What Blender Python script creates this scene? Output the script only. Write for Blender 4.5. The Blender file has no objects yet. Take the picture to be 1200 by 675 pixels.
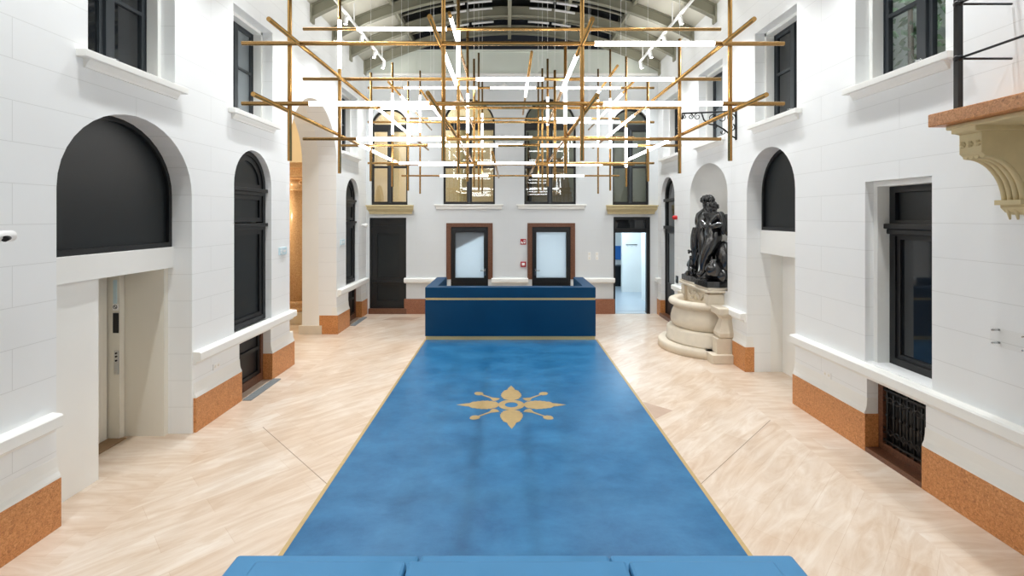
import bpy, bmesh, math, random
from mathutils import Vector, Matrix
from mathutils.geometry import tessellate_polygon
random.seed(7)
PI = math.pi
sc = bpy.context.scene
COL = sc.collection

# ------------------------------------------------------------------ camera, world, exposure
H = 2.75            # eye height
F = 567.0           # focal length in pixels of the 1200 wide frame
cam_d = bpy.data.cameras.new('camera'); cam = bpy.data.objects.new('camera', cam_d); COL.objects.link(cam)
cam.location = (0, 0, H); cam.rotation_euler = (PI/2, 0, 0)
cam_d.sensor_width = 36; cam_d.lens = 36*F/1200
cam_d.shift_x = 4/1200; cam_d.shift_y = -84.5/1200
cam_d.clip_start = 0.05; cam_d.clip_end = 100
sc.camera = cam
sc.view_settings.view_transform = 'Standard'; sc.view_settings.look = 'None'
sc.view_settings.gamma = 1; sc.view_settings.use_curve_mapping = False
sc.view_settings.exposure = 0.04
w = bpy.data.worlds.new('night'); sc.world = w; w.use_nodes = True
w.node_tree.nodes['Background'].inputs[0].default_value = (0.05, 0.055, 0.065, 1)
w.node_tree.nodes['Background'].inputs[1].default_value = 0.3
sc.cycles.max_bounces = 10; sc.cycles.diffuse_bounces = 6; sc.cycles.glossy_bounces = 4
sc.cycles.transparent_max_bounces = 12; sc.cycles.transmission_bounces = 6
sc.cycles.sample_clamp_indirect = 6; sc.cycles.caustics_reflective = False; sc.cycles.caustics_refractive = False
SPOT_W = 225.0      # each track spotlight
TUBE = 13.0         # glow of the chandelier's light tubes

# ------------------------------------------------------------------ materials
def srgb(r, g, b):
    f = lambda c: (c/255/12.92) if c <= 10 else ((c/255+0.055)/1.055)**2.4
    return (f(r), f(g), f(b), 1)
def mat(name, col, rough=0.6, metal=0.0, spec=0.5, noise=0.0, scale=8.0, bump=0.0):
    m = bpy.data.materials.new(name); m.use_nodes = True
    nt = m.node_tree; b = nt.nodes['Principled BSDF']
    b.inputs['Base Color'].default_value = col; b.inputs['Roughness'].default_value = rough
    b.inputs['Metallic'].default_value = metal; b.inputs['Specular IOR Level'].default_value = spec
    geo = nt.nodes.new('ShaderNodeNewGeometry')
    n = nt.nodes.new('ShaderNodeTexNoise'); n.inputs['Scale'].default_value = scale; n.inputs['Detail'].default_value = 5
    nt.links.new(geo.outputs['Position'], n.inputs['Vector'])
    if noise:
        mx = nt.nodes.new('ShaderNodeMix'); mx.data_type = 'RGBA'
        mx.inputs[6].default_value = tuple(c*(1-noise) for c in col[:3])+(1,)
        mx.inputs[7].default_value = tuple(min(1, c*(1+noise)) for c in col[:3])+(1,)
        nt.links.new(n.outputs['Fac'], mx.inputs[0]); nt.links.new(mx.outputs[2], b.inputs['Base Color'])
    if bump:
        bp = nt.nodes.new('ShaderNodeBump'); bp.inputs['Strength'].default_value = bump; bp.inputs['Distance'].default_value = 0.01
        nt.links.new(n.outputs['Fac'], bp.inputs['Height']); nt.links.new(bp.outputs[0], b.inputs['Normal'])
    return m
def emis(name, col, s):
    m = bpy.data.materials.new(name); m.use_nodes = True
    nt = m.node_tree; nt.nodes.clear()
    o = nt.nodes.new('ShaderNodeOutputMaterial'); e = nt.nodes.new('ShaderNodeEmission')
    e.inputs[0].default_value = col; e.inputs[1].default_value = s
    nt.links.new(e.outputs[0], o.inputs[0]); return m
def glass(name, tint, base=0.05, gain=1.0, rough=0.01):
    m = bpy.data.materials.new(name); m.use_nodes = True
    nt = m.node_tree; nt.nodes.clear()
    o = nt.nodes.new('ShaderNodeOutputMaterial'); t = nt.nodes.new('ShaderNodeBsdfTransparent'); g = nt.nodes.new('ShaderNodeBsdfGlossy')
    t.inputs[0].default_value = tint; g.inputs['Roughness'].default_value = rough; g.inputs[0].default_value = (1, 1, 1, 1)
    fr = nt.nodes.new('ShaderNodeFresnel'); gb = nt.nodes.new('ShaderNodeNewGeometry')
    mi = nt.nodes.new('ShaderNodeMath'); mi.operation = 'MULTIPLY_ADD'; mi.inputs[1].default_value = 1/1.5-1.5; mi.inputs[2].default_value = 1.5
    nt.links.new(gb.outputs['Backfacing'], mi.inputs[0]); nt.links.new(mi.outputs[0], fr.inputs[0])
    ma = nt.nodes.new('ShaderNodeMath'); ma.operation = 'MULTIPLY_ADD'; ma.use_clamp = True
    ma.inputs[1].default_value = gain; ma.inputs[2].default_value = base
    nt.links.new(fr.outputs[0], ma.inputs[0])
    mx = nt.nodes.new('ShaderNodeMixShader'); nt.links.new(ma.outputs[0], mx.inputs[0])
    nt.links.new(t.outputs[0], mx.inputs[1]); nt.links.new(g.outputs[0], mx.inputs[2]); nt.links.new(mx.outputs[0], o.inputs[0])
    return m
def frosted(name, col):
    m = bpy.data.materials.new(name); m.use_nodes = True
    nt = m.node_tree; nt.nodes.clear()
    o = nt.nodes.new('ShaderNodeOutputMaterial'); t = nt.nodes.new('ShaderNodeBsdfTranslucent'); d = nt.nodes.new('ShaderNodeBsdfDiffuse')
    t.inputs[0].default_value = col; d.inputs[0].default_value = col
    g = nt.nodes.new('ShaderNodeBsdfGlossy'); g.inputs['Roughness'].default_value = 0.12
    a = nt.nodes.new('ShaderNodeMixShader'); a.inputs[0].default_value = 0.2
    c = nt.nodes.new('ShaderNodeMixShader'); c.inputs[0].default_value = 0.07
    nt.links.new(t.outputs[0], a.inputs[1]); nt.links.new(d.outputs[0], a.inputs[2])
    nt.links.new(a.outputs[0], c.inputs[1]); nt.links.new(g.outputs[0], c.inputs[2]); nt.links.new(c.outputs[0], o.inputs[0])
    return m
def wall_mat(name, col, axis):
    """lime plaster ashlar: thin joints every 0.34 m; axis 'Y' for the side walls, 'X' for the end walls"""
    m = mat(name, col, 0.75, noise=0.025, scale=1.3)
    nt = m.node_tree; b = nt.nodes['Principled BSDF']; N = nt.nodes.new; L = nt.links.new
    src = b.inputs['Base Color'].links[0].from_socket
    geo = N('ShaderNodeNewGeometry'); sp = N('ShaderNodeSeparateXYZ'); cb = N('ShaderNodeCombineXYZ')
    L(geo.outputs['Position'], sp.inputs[0]); L(sp.outputs[axis], cb.inputs[0]); L(sp.outputs['Z'], cb.inputs[1])
    br = N('ShaderNodeTexBrick'); br.inputs['Scale'].default_value = 1.0
    br.inputs['Brick Width'].default_value = 2.6; br.inputs['Row Height'].default_value = 0.335
    br.inputs['Mortar Size'].default_value = 0.0035; br.inputs['Mortar Smooth'].default_value = 0.3
    br.inputs['Color1'].default_value = (1, 1, 1, 1); br.inputs['Color2'].default_value = (0.99, 0.99, 0.99, 1)
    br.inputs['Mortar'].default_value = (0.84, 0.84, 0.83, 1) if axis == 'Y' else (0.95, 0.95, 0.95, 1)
    L(cb.outputs[0], br.inputs['Vector'])
    mx = N('ShaderNodeMix'); mx.data_type = 'RGBA'; mx.blend_type = 'MULTIPLY'; mx.inputs[0].default_value = 1
    L(src, mx.inputs[6]); L(br.outputs['Color'], mx.inputs[7]); L(mx.outputs[2], b.inputs['Base Color'])
    return m
def floor_mat():
    m = bpy.data.materials.new('travertine_planks'); m.use_nodes = True
    nt = m.node_tree; b = nt.nodes['Principled BSDF']; N = nt.nodes.new; L = nt.links.new
    geo = N('ShaderNodeNewGeometry')
    sp = N('ShaderNodeSeparateXYZ'); L(geo.outputs['Position'], sp.inputs[0])
    # the strips beside the walls (|x| > 3.55) run across, the field runs on the diagonal
    ab = N('ShaderNodeMath'); ab.operation = 'ABSOLUTE'; L(sp.outputs['X'], ab.inputs[0])
    gt = N('ShaderNodeMath'); gt.operation = 'GREATER_THAN'; gt.inputs[1].default_value = 3.55; L(ab.outputs[0], gt.inputs[0])
    rot = N('ShaderNodeMapping'); rot.inputs['Rotation'].default_value = (0, 0, math.radians(-45)); L(geo.outputs['Position'], rot.inputs['Vector'])
    vm = N('ShaderNodeMix'); vm.data_type = 'VECTOR'; L(gt.outputs[0], vm.inputs[0]); L(rot.outputs[0], vm.inputs[4]); L(geo.outputs['Position'], vm.inputs[5])
    br = N('ShaderNodeTexBrick'); br.offset = 0.37; br.inputs['Scale'].default_value = 1
    br.inputs['Brick Width'].default_value = 1.25; br.inputs['Row Height'].default_value = 0.30
    br.inputs['Mortar Size'].default_value = 0.0016; br.inputs['Mortar Smooth'].default_value = 0.2; br.inputs['Bias'].default_value = 0.0
    br.inputs['Color1'].default_value = srgb(221, 212, 201); br.inputs['Color2'].default_value = srgb(213, 199, 184)
    br.inputs['Mortar'].default_value = srgb(202, 184, 165)
    L(vm.outputs[1], br.inputs['Vector'])
    st = N('ShaderNodeMapping'); st.inputs['Scale'].default_value = (1.1, 5.5, 1); L(vm.outputs[1], st.inputs['Vector'])
    n1 = N('ShaderNodeTexNoise'); n1.inputs['Scale'].default_value = 1.0; n1.inputs['Detail'].default_value = 7; n1.inputs['Roughness'].default_value = 0.62; n1.inputs['Distortion'].default_value = 1.6
    L(st.outputs[0], n1.inputs['Vector'])
    r1 = N('ShaderNodeValToRGB'); r1.color_ramp.elements[0].position = 0.34; r1.color_ramp.elements[1].position = 0.66
    r1.color_ramp.elements[0].color = (0.84, 0.72, 0.61, 1); r1.color_ramp.elements[1].color = (1.06, 1.05, 1.04, 1)
    L(n1.outputs['Fac'], r1.inputs[0])
    m1 = N('ShaderNodeMix'); m1.data_type = 'RGBA'; m1.blend_type = 'MULTIPLY'; m1.inputs[0].default_value = 0.85
    L(br.outputs['Color'], m1.inputs[6]); L(r1.outputs[0], m1.inputs[7])
    n2 = N('ShaderNodeTexNoise'); n2.inputs['Scale'].default_value = 1.6; n2.inputs['Detail'].default_value = 4
    L(geo.outputs['Position'], n2.inputs['Vector'])
    r2 = N('ShaderNodeValToRGB'); r2.color_ramp.elements[0].position = 0.3; r2.color_ramp.elements[1].position = 0.7
    r2.color_ramp.elements[0].color = (0.93, 0.87, 0.81, 1); r2.color_ramp.elements[1].color = (1, 1, 1, 1)
    L(n2.outputs['Fac'], r2.inputs[0])
    m2 = N('ShaderNodeMix'); m2.data_type = 'RGBA'; m2.blend_type = 'MULTIPLY'; m2.inputs[0].default_value = 1
    L(m1.outputs[2], m2.inputs[6]); L(r2.outputs[0], m2.inputs[7]); L(m2.outputs[2], b.inputs['Base Color'])
    b.inputs['Roughness'].default_value = 0.32; b.inputs['Specular IOR Level'].default_value = 0.4
    return m
def granite_mat(name, c1, c2, c3, rough=0.35):
    m = bpy.data.materials.new(name); m.use_nodes = True
    nt = m.node_tree; b = nt.nodes['Principled BSDF']; N = nt.nodes.new; L = nt.links.new
    geo = N('ShaderNodeNewGeometry'); n = N('ShaderNodeTexNoise'); n.inputs['Scale'].default_value = 42; n.inputs['Detail'].default_value = 6; n.inputs['Roughness'].default_value = 0.75
    n.inputs['Distortion'].default_value = 1.2
    L(geo.outputs['Position'], n.inputs['Vector'])
    r = N('ShaderNodeValToRGB'); r.color_ramp.elements[0].position = 0.3; r.color_ramp.elements[1].position = 0.7
    r.color_ramp.elements[0].color = c1; r.color_ramp.elements[1].color = c3
    e = r.color_ramp.elements.new(0.5); e.color = c2
    L(n.outputs['Fac'], r.inputs[0]); L(r.outputs[0], b.inputs['Base Color']); b.inputs['Roughness'].default_value = rough
    return m
def blue_floor_mat():
    m = bpy.data.materials.new('blue_poured_floor'); m.use_nodes = True
    nt = m.node_tree; b = nt.nodes['Principled BSDF']; N = nt.nodes.new; L = nt.links.new
    geo = N('ShaderNodeNewGeometry')
    mp = N('ShaderNodeMapping'); mp.inputs['Scale'].default_value = (1.0, 1.3, 1); L(geo.outputs['Position'], mp.inputs['Vector'])
    n = N('ShaderNodeTexNoise'); n.inputs['Scale'].default_value = 1.5; n.inputs['Detail'].default_value = 12; n.inputs['Roughness'].default_value = 0.72; n.inputs['Distortion'].default_value = 0.15
    L(mp.outputs[0], n.inputs['Vector'])
    r = N('ShaderNodeValToRGB'); r.color_ramp.elements[0].position = 0.32; r.color_ramp.elements[1].position = 0.68
    r.color_ramp.elements[0].color = srgb(20, 84, 128); r.color_ramp.elements[1].color = srgb(52, 116, 160)
    L(n.outputs['Fac'], r.inputs[0]); L(r.outputs[0], b.inputs['Base Color'])
    rr = N('ShaderNodeMapRange'); rr.inputs[3].default_value = 0.26; rr.inputs[4].default_value = 0.40
    L(n.outputs['Fac'], rr.inputs[0]); L(rr.outputs[0], b.inputs['Roughness'])
    b.inputs['Specular IOR Level'].default_value = 0.35
    return m
M = {}
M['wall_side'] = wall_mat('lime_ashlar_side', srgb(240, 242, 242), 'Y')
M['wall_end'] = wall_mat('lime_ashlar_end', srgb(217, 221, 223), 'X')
M['white'] = mat('white_plaster', srgb(240, 240, 236), 0.7, noise=0.02, scale=2)
M['cream'] = mat('cream_paint', srgb(232, 228, 216), 0.6, noise=0.02, scale=2)
M['plastic'] = mat('white_plastic', srgb(242, 242, 240), 0.35)
M['floor'] = floor_mat()
M['blue_floor'] = blue_floor_mat()
M['granite'] = granite_mat('red_granite', srgb(138, 84, 44), srgb(200, 134, 78), srgb(226, 170, 116))
M['marble'] = granite_mat('red_brown_marble', srgb(66, 40, 28), srgb(108, 70, 50), srgb(136, 96, 72))
M['brass'] = mat('brushed_brass', srgb(204, 160, 96), 0.27, 0.85)
M['gold'] = mat('gold_inlay', srgb(186, 160, 112), 0.42, 0.4, noise=0.14, scale=14)
M['gold_band'] = mat('gold_band', srgb(214, 190, 134), 0.35, 0.35)
M['granite_back'] = granite_mat('brown_granite', srgb(104, 62, 44), srgb(148, 96, 70), srgb(176, 124, 96))
M['tube'] = emis('light_tube', (1.0, 0.985, 0.97, 1), TUBE)
M['lens'] = emis('spot_lens', (1.0, 0.97, 0.92, 1), 20)
M['desk'] = mat('blue_lacquer', srgb(0, 60, 96), 0.45, 0.0, 0.22, noise=0.05, scale=3)
M['desk_top'] = mat('blue_lacquer_top', srgb(22, 86, 136), 0.38, noise=0.05, scale=3)
M['sofa'] = mat('blue_upholstery', srgb(58, 122, 166), 0.6, noise=0.06, scale=5, bump=0.08)
M['black'] = mat('black_painted_wood', srgb(19, 21, 23), 0.42, noise=0.10, scale=6)
M['dark_panel'] = mat('charcoal_panel', srgb(24, 29, 31), 0.42, 0.0, 0.4, noise=0.10, scale=9)
M['iron'] = mat('black_iron', srgb(24, 25, 27), 0.4, 0.3, noise=0.1, scale=20)
M['grey_frame'] = mat('dark_grey_frame', srgb(52, 57, 61), 0.4, noise=0.06, scale=8)
M['bronze'] = mat('black_bronze', srgb(20, 20, 22), 0.17, 0.0, spec=1.0, noise=0.25, scale=11, bump=0.25)
M['limestone'] = mat('pale_limestone', srgb(218, 207, 188), 0.75, noise=0.10, scale=7, bump=0.25)
M['sandstone'] = mat('sandstone', srgb(206, 190, 148), 0.75, noise=0.10, scale=9, bump=0.2)
M['steel'] = mat('roof_steel', srgb(142, 140, 122), 0.5, noise=0.06, scale=4)
M['soffit'] = mat('roof_soffit', srgb(232, 229, 214), 0.7, noise=0.04, scale=3)
M['gable'] = mat('gable_panel', srgb(214, 220, 210), 0.6, noise=0.05, scale=1.5)
M['roof_glass'] = mat('night_roof_glass', srgb(44, 47, 52), 0.06, spec=0.9)
M['night_glass'] = mat('dark_window_glass', srgb(30, 33, 36), 0.04, spec=0.7)
M['pale_glass'] = mat('grey_window_glass', srgb(120, 128, 132), 0.05, spec=0.8)
M['glass'] = glass('window_glass', (0.95, 0.97, 0.97, 1), 0.06, 1.1)
M['glass_mirror'] = glass('reflecting_glass', (0.82, 0.86, 0.87, 1), 0.02, 0.7)
M['frost'] = frosted('frosted_glass', srgb(222, 232, 240))
M['chrome'] = mat('chrome', srgb(200, 202, 204), 0.2, 1.0)
M['grey_mat'] = mat('grey_grate', srgb(128, 134, 136), 0.6, noise=0.3, scale=60)
M['red'] = mat('red_plastic', srgb(196, 30, 34), 0.35)
M['red_sign'] = mat('red_sign', srgb(168, 22, 34), 0.4)
M['sign_white'] = mat('sign_white', srgb(245, 245, 245), 0.4)
M['sign_cyan'] = mat('sign_pale_cyan', srgb(204, 226, 234), 0.3)
M['beige'] = mat('beige_wall', srgb(214, 202, 176), 0.7, noise=0.05, scale=2)
M['amber'] = granite_mat('amber_marble', srgb(158, 118, 80), srgb(206, 166, 122), srgb(234, 206, 168), 0.25)
M['blue_paint'] = mat('blue_paint', srgb(40, 110, 190), 0.5)
M['pale_floor'] = mat('grey_resin_floor', srgb(176, 186, 194), 0.3, noise=0.04, scale=3)
M['step'] = mat('stair_tread', srgb(190, 170, 140), 0.6, noise=0.1, scale=5)
M['leaf'] = mat('leaf_green', srgb(128, 158, 124), 0.6, noise=0.3, scale=9)
M['bark'] = mat('bark', srgb(90, 74, 58), 0.8, noise=0.3, scale=20)
M['curtain'] = mat('white_curtain', srgb(226, 230, 226), 0.8)
M['acrylic'] = glass('clear_acrylic', (0.985, 0.985, 0.98, 1), 0.0, 0.12)

# ------------------------------------------------------------------ building helpers
WLOC = {}
class MB:
    def __init__(s): s.v = []; s.f = []; s.smooth = set()
    def add(s, vs, fs, smooth=False):
        o = len(s.v); s.v += [tuple(p) for p in vs]
        for f in fs:
            if smooth: s.smooth.add(len(s.f))
            s.f.append(tuple(i+o for i in f))
        return s
    def box(s, x0, x1, y0, y1, z0, z1):
        x0, x1 = min(x0, x1), max(x0, x1); y0, y1 = min(y0, y1), max(y0, y1); z0, z1 = min(z0, z1), max(z0, z1)
        return s.add([(x0,y0,z0),(x1,y0,z0),(x1,y1,z0),(x0,y1,z0),(x0,y0,z1),(x1,y0,z1),(x1,y1,z1),(x0,y1,z1)],
                     [(0,3,2,1),(4,5,6,7),(0,1,5,4),(1,2,6,5),(2,3,7,6),(3,0,4,7)])
    def tube(s, p, q, r, n=12, r2=None, caps=True):
        p, q = Vector(p), Vector(q); d = (q-p).normalized(); r2 = r if r2 is None else r2
        a = d.orthogonal().normalized(); b = d.cross(a); vs = []; 
        for c, rr in ((p, r), (q, r2)):
            for i in range(n):
                t = 2*PI*i/n; vs.append(c + (a*math.cos(t)+b*math.sin(t))*rr)
        s.add(vs, [(i, (i+1) % n, n+(i+1) % n, n+i) for i in range(n)], True)
        if caps: s.add(vs, [tuple(range(n))[::-1], tuple(range(n, 2*n))])
        return s
    def path(s, pts, r, n=8, closed=False):
        pts = [Vector(p) for p in pts]; k = len(pts); rings = []; prev = None
        for i, p in enumerate(pts):
            if closed: d = pts[(i+1) % k]-pts[i-1]
            else: d = pts[min(i+1, k-1)]-pts[max(i-1, 0)]
            d.normalize()
            a = d.orthogonal().normalized() if prev is None else (prev-d*prev.dot(d)).normalized()
            prev = a; b = d.cross(a)
            rr = r[i] if isinstance(r, (list, tuple)) else r
            rings.append([p+(a*math.cos(2*PI*j/n)+b*math.sin(2*PI*j/n))*rr for j in range(n)])
        vs = [v for g in rings for v in g]; m = k if closed else k-1
        fs = [(i*n+j, i*n+(j+1) % n, ((i+1) % k)*n+(j+1) % n, ((i+1) % k)*n+j) for i in range(m) for j in range(n)]
        s.add(vs, fs, True)
        if not closed: s.add(vs, [tuple(range(n))[::-1], tuple(range((k-1)*n, k*n))])
        return s
    def ball(s, c, r, n=14, m=9, sx=1, sy=1, sz=1):
        vs = [(c[0], c[1], c[2]+r*sz)]
        for i in range(1, m):
            t = PI*i/m
            for j in range(n):
                u = 2*PI*j/n; vs.append((c[0]+r*sx*math.sin(t)*math.cos(u), c[1]+r*sy*math.sin(t)*math.sin(u), c[2]+r*sz*math.cos(t)))
        vs.append((c[0], c[1], c[2]-r*sz)); fs = []
        for j in range(n):
            fs.append((0, 1+j, 1+(j+1) % n)); e = len(vs)-1; o = 1+(m-2)*n
            fs.append((e, o+(j+1) % n, o+j))
        for i in range(m-2):
            for j in range(n):
                a = 1+i*n+j; b = 1+i*n+(j+1) % n; fs.append((a, a+n, b+n, b))
        return s.add(vs, fs, True)
    def lathe(s, c, prof, n=28, a0=0, a1=2*PI, smooth=True):
        full = abs(a1-a0-2*PI) < 1e-6; k = n if full else n+1; vs = []
        for r, z in prof:
            for j in range(k):
                t = a0+(a1-a0)*j/n; vs.append((c[0]+r*math.cos(t), c[1]+r*math.sin(t), c[2]+z))
        fs = []
        for i in range(len(prof)-1):
            for j in range(n):
                fs.append((i*k+j, i*k+(j+1) % k, (i+1)*k+(j+1) % k, (i+1)*k+j))
        s.add(vs, fs, smooth)
        if not full: s.add(vs, [tuple(i*k for i in range(len(prof))), tuple(i*k+n for i in range(len(prof)))])
        s.add(vs, [tuple(range(k)), tuple(range((len(prof)-1)*k, len(prof)*k))])
        return s
    def plate(s, outer, holes, fn, w0, w1):
        """flat plate with holes in (u,v), thick from w0 to w1; fn(u,v,w) -> xyz"""
        loops = [outer]+list(holes)
        tri = tessellate_polygon([[Vector((u, v, 0)) for u, v in l] for l in loops])
        flat = [p for l in loops for p in l]; n = len(flat)
        vs = [fn(u, v, w0) for u, v in flat]+[fn(u, v, w1) for u, v in flat]
        fs = [tuple(t) for t in tri]+[tuple(i+n for i in t)[::-1] for t in tri]; o = 0
        for l in loops:
            k = len(l)
            for i in range(k):
                a, b = o+i, o+(i+1) % k; fs.append((a, b, b+n, a+n))
            o += k
        return s.add(vs, fs)
    def build(s, name, m, parent=None, bevel=0.0, origin=None, weld=True, sub=0):
        me = bpy.data.meshes.new(name)
        me.from_pydata(s.v, [], s.f); me.update()
        for i in s.smooth: me.polygons[i].use_smooth = True
        bm = bmesh.new(); bm.from_mesh(me)
        if weld: bmesh.ops.remove_doubles(bm, verts=bm.verts, dist=1e-5)
        bmesh.ops.recalc_face_normals(bm, faces=bm.faces)
        if parent is not None: off = WLOC[parent.name]
        elif origin is not None: off = Vector(origin)
        else:
            xs = [v.co for v in bm.verts]
            lo = Vector([min(c[i] for c in xs) for i in range(3)]); hi = Vector([max(c[i] for c in xs) for i in range(3)])
            off = Vector(((lo.x+hi.x)/2, (lo.y+hi.y)/2, lo.z))
        bmesh.ops.translate(bm, verts=bm.verts, vec=-off)
        bm.to_mesh(me); bm.free()
        me.materials.append(m if not isinstance(m, str) else M[m])
        o = bpy.data.objects.new(name, me); COL.objects.link(o)
        if parent is not None: o.parent = parent
        else: o.location = off
        WLOC[o.name] = off.copy()
        if bevel:
            b = o.modifiers.new('soft_edges', 'BEVEL'); b.width = bevel; b.segments = 2; b.limit_method = 'ANGLE'; b.angle_limit = 0.7
        if sub:
            b = o.modifiers.new('smooth', 'SUBSURF'); b.levels = b.render_levels = sub
        return o
def tag(o, label, cat, group=None, kind=None):
    o['label'] = label; o['category'] = cat
    if group: o['group'] = group
    if kind: o['kind'] = kind
    return o
def thing(name, label, cat, loc, group=None, kind=None):
    o = bpy.data.objects.new(name, None); COL.objects.link(o); o.location = loc
    o.empty_display_size = 0.1
    WLOC[o.name] = Vector(loc); return tag(o, label, cat, group, kind)
WL, WR = 4.0, 4.2
def WX(s, t): return s*((WL if s < 0 else WR)+t)           # t > 0 goes into the wall
def side(s): return lambda u, v, w_: (WX(s, w_), u, v)
ZB = 13.6
def back(u, v, w_): return (u, ZB+w_, v)
def bx(px): return (px-596)*ZB/F
def bz(py): return H+(253-py)*ZB/F
def sbox(mb, s, d0, d1, t0, t1, z0, z1): return mb.box(WX(s, t0), WX(s, t1), d0, d1, z0, z1)
def rect(u0, u1, v0, v1): return [(u0, v0), (u1, v0), (u1, v1), (u0, v1)]
def arch(u0, u1, v0, vs, rise, n=20):
    c = (u0+u1)/2; h = (u1-u0)/2
    return [(u0, v0), (u1, v0)]+[(c+h*math.cos(PI*i/n), vs+rise*math.sin(PI*i/n)) for i in range(n+1)]
def inset_arch(u0, u1, v0, vs, rise, k, n=20): return arch(u0+k, u1-k, v0+k, vs, rise-k, n)

# ------------------------------------------------------------------ floor, walls, roof shell
o = MB().box(-9, 9, -2.2, 20, -0.2, 0).build('floor', 'floor'); tag(o, 'cream travertine plank floor laid on the diagonal', 'floor', kind='structure')
A1 = (4.28, 6.11); AD = (8.84, 11.25); AW2 = (7.05, 8.16); AW3 = (11.9, 12.92)
B2 = (7.19, 8.14); B3 = (12.08, 13.10)
UL = [(4.60, 5.80), (7.03, 8.20), (11.6, 12.8)]; UZ0, UZ1 = 4.30, 5.85
hl = [arch(*A1, -0.05, 3.0, 0.82), arch(*AD, -0.05, 3.97, 1.2), arch(*AW2, 1.0, 3.22, 0.555), arch(*AW3, 1.0, 3.2, 0.51),
      rect(*B2, -0.05, 0.9), rect(*B3, -0.05, 0.88)]+[rect(a, b, UZ0-0.03, UZ1) for a, b in UL]
o = MB().plate(rect(-2.2, 14.0, -0.1, 7.15), hl, side(-1), 0, 0.42).build('wall_left', 'wall_side')
tag(o, 'white ashlar side wall with the deep arched passage', 'wall', kind='structure')
RN = (4.80, 5.70); RB = (4.87, 5.67); AR2 = (7.09, 8.53); NI = (9.28, 11.2); AR4 = (12.25, 13.3)
UR = [(4.65, 5.86), (7.05, 8.25), (9.5, 10.7), (11.95, 13.15)]
hr = [rect(*RN, 1.04, 3.15), rect(*RB, -0.05, 0.87), arch(*AR2, -0.05, 3.14, 0.72), arch(*NI, 1.3, 3.2, 0.66), arch(*AR4, -0.05, 3.26, 0.52)]
hr += [rect(a, b, UZ0-0.03, UZ1) for a, b in UR]
o = MB().plate(rect(-2.2, 14.0, -0.1, 7.15), hr, side(1), 0, 0.42).build('wall_right', 'wall_side')
tag(o, 'white ashlar side wall with the statue niche', 'wall', kind='structure')
DL = (bx(433), bx(476), 2.70); DR = (bx(719), bx(761.5), 2.72); G1 = (bx(528.5), bx(572), 2.44); G2 = (bx(623.5), bx(668.5), 2.44)
BW = [(bx(435), bx(477.5), 5.27), (bx(519.5), bx(580), 5.32), (bx(614.4), bx(675), 5.32), (bx(718), bx(760.5), 5.27)]
hb = [rect(a, b, -0.05, c) for a, b, c in (DL, DR, G1, G2)]+[arch(a, b, 3.06, s_, (b-a)/2) for a, b, s_ in BW]
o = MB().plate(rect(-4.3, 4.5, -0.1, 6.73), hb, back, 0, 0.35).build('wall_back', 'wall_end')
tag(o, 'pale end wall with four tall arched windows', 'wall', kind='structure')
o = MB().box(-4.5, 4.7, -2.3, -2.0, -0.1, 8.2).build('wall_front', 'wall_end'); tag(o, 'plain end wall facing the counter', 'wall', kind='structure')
# gable above the end wall
mb = MB().box(-4.3, 4.5, ZB+0.02, ZB+0.2, 6.70, 7.36); mb.box(-4.3, 4.5, ZB-0.03, ZB+0.2, 7.36, 7.42)
for x in (-2.6, -1.3, 0.02, 1.35, 2.65): mb.box(x-0.008, x+0.008, ZB, ZB+0.03, 6.74, 7.36)
o = mb.build('wall_gable', 'gable'); tag(o, 'grey green panel band above the end wall', 'wall', kind='structure')
o = MB().box(-4.3, 4.5, ZB-0.06, ZB+0.0, 6.68, 6.75).build('trim_1', 'white', bevel=0.01); tag(o, 'white cornice line along the top of the end wall', 'trim', kind='structure')

# barrel roof: ribs, soffits, glazing
RC = 0.1; RH = 4.1; CROWN = 7.79; RISE = 1.04
RR = (RH*RH+RISE*RISE)/(2*RISE); RCZ = CROWN-RR
def arc_z(x, dr=0.0): return RCZ+math.sqrt((RR+dr)**2-(x-RC)**2)
def roof_strip(x0, x1, dr, th, y0, y1, n=10):
    mb = MB(); vs = []
    for i in range(n+1):
        x = x0+(x1-x0)*i/n
        for y in (y0, y1):
            for e in (0, th): vs.append((x, y, arc_z(x, dr+e)))
    fs = []
    for i in range(n):
        a = i*4; b = a+4
        fs += [(a, a+2, b+2, b), (a+1, b+1, b+3, a+3), (a, b, b+1, a+1), (a+2, a+3, b+3, b+2)]
    fs += [(0, 1, 3, 2), (n*4, n*4+2, n*4+3, n*4+1)]
    return mb.add(vs, fs, True)
GX = 2.75
for i, (x0, x1, l) in enumerate(((-4.12, -GX+RC, 'passage'), (GX+RC, 4.32, 'niche'))):
    mb = roof_strip(x0, x1, 0.24, 0.08, -2.2, 13.9, 8)
    o = mb.build('ceiling' , 'soffit'); tag(o, 'curved cream roof soffit above the %s wall' % l, 'ceiling', kind='structure')
o = roof_strip(-GX+RC, GX+RC, 0.30, 0.03, -2.2, 14.2, 24).build('roof_glazing', 'roof_glass')
tag(o, 'dark glazed vault between the two soffits', 'roof', kind='structure')
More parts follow.
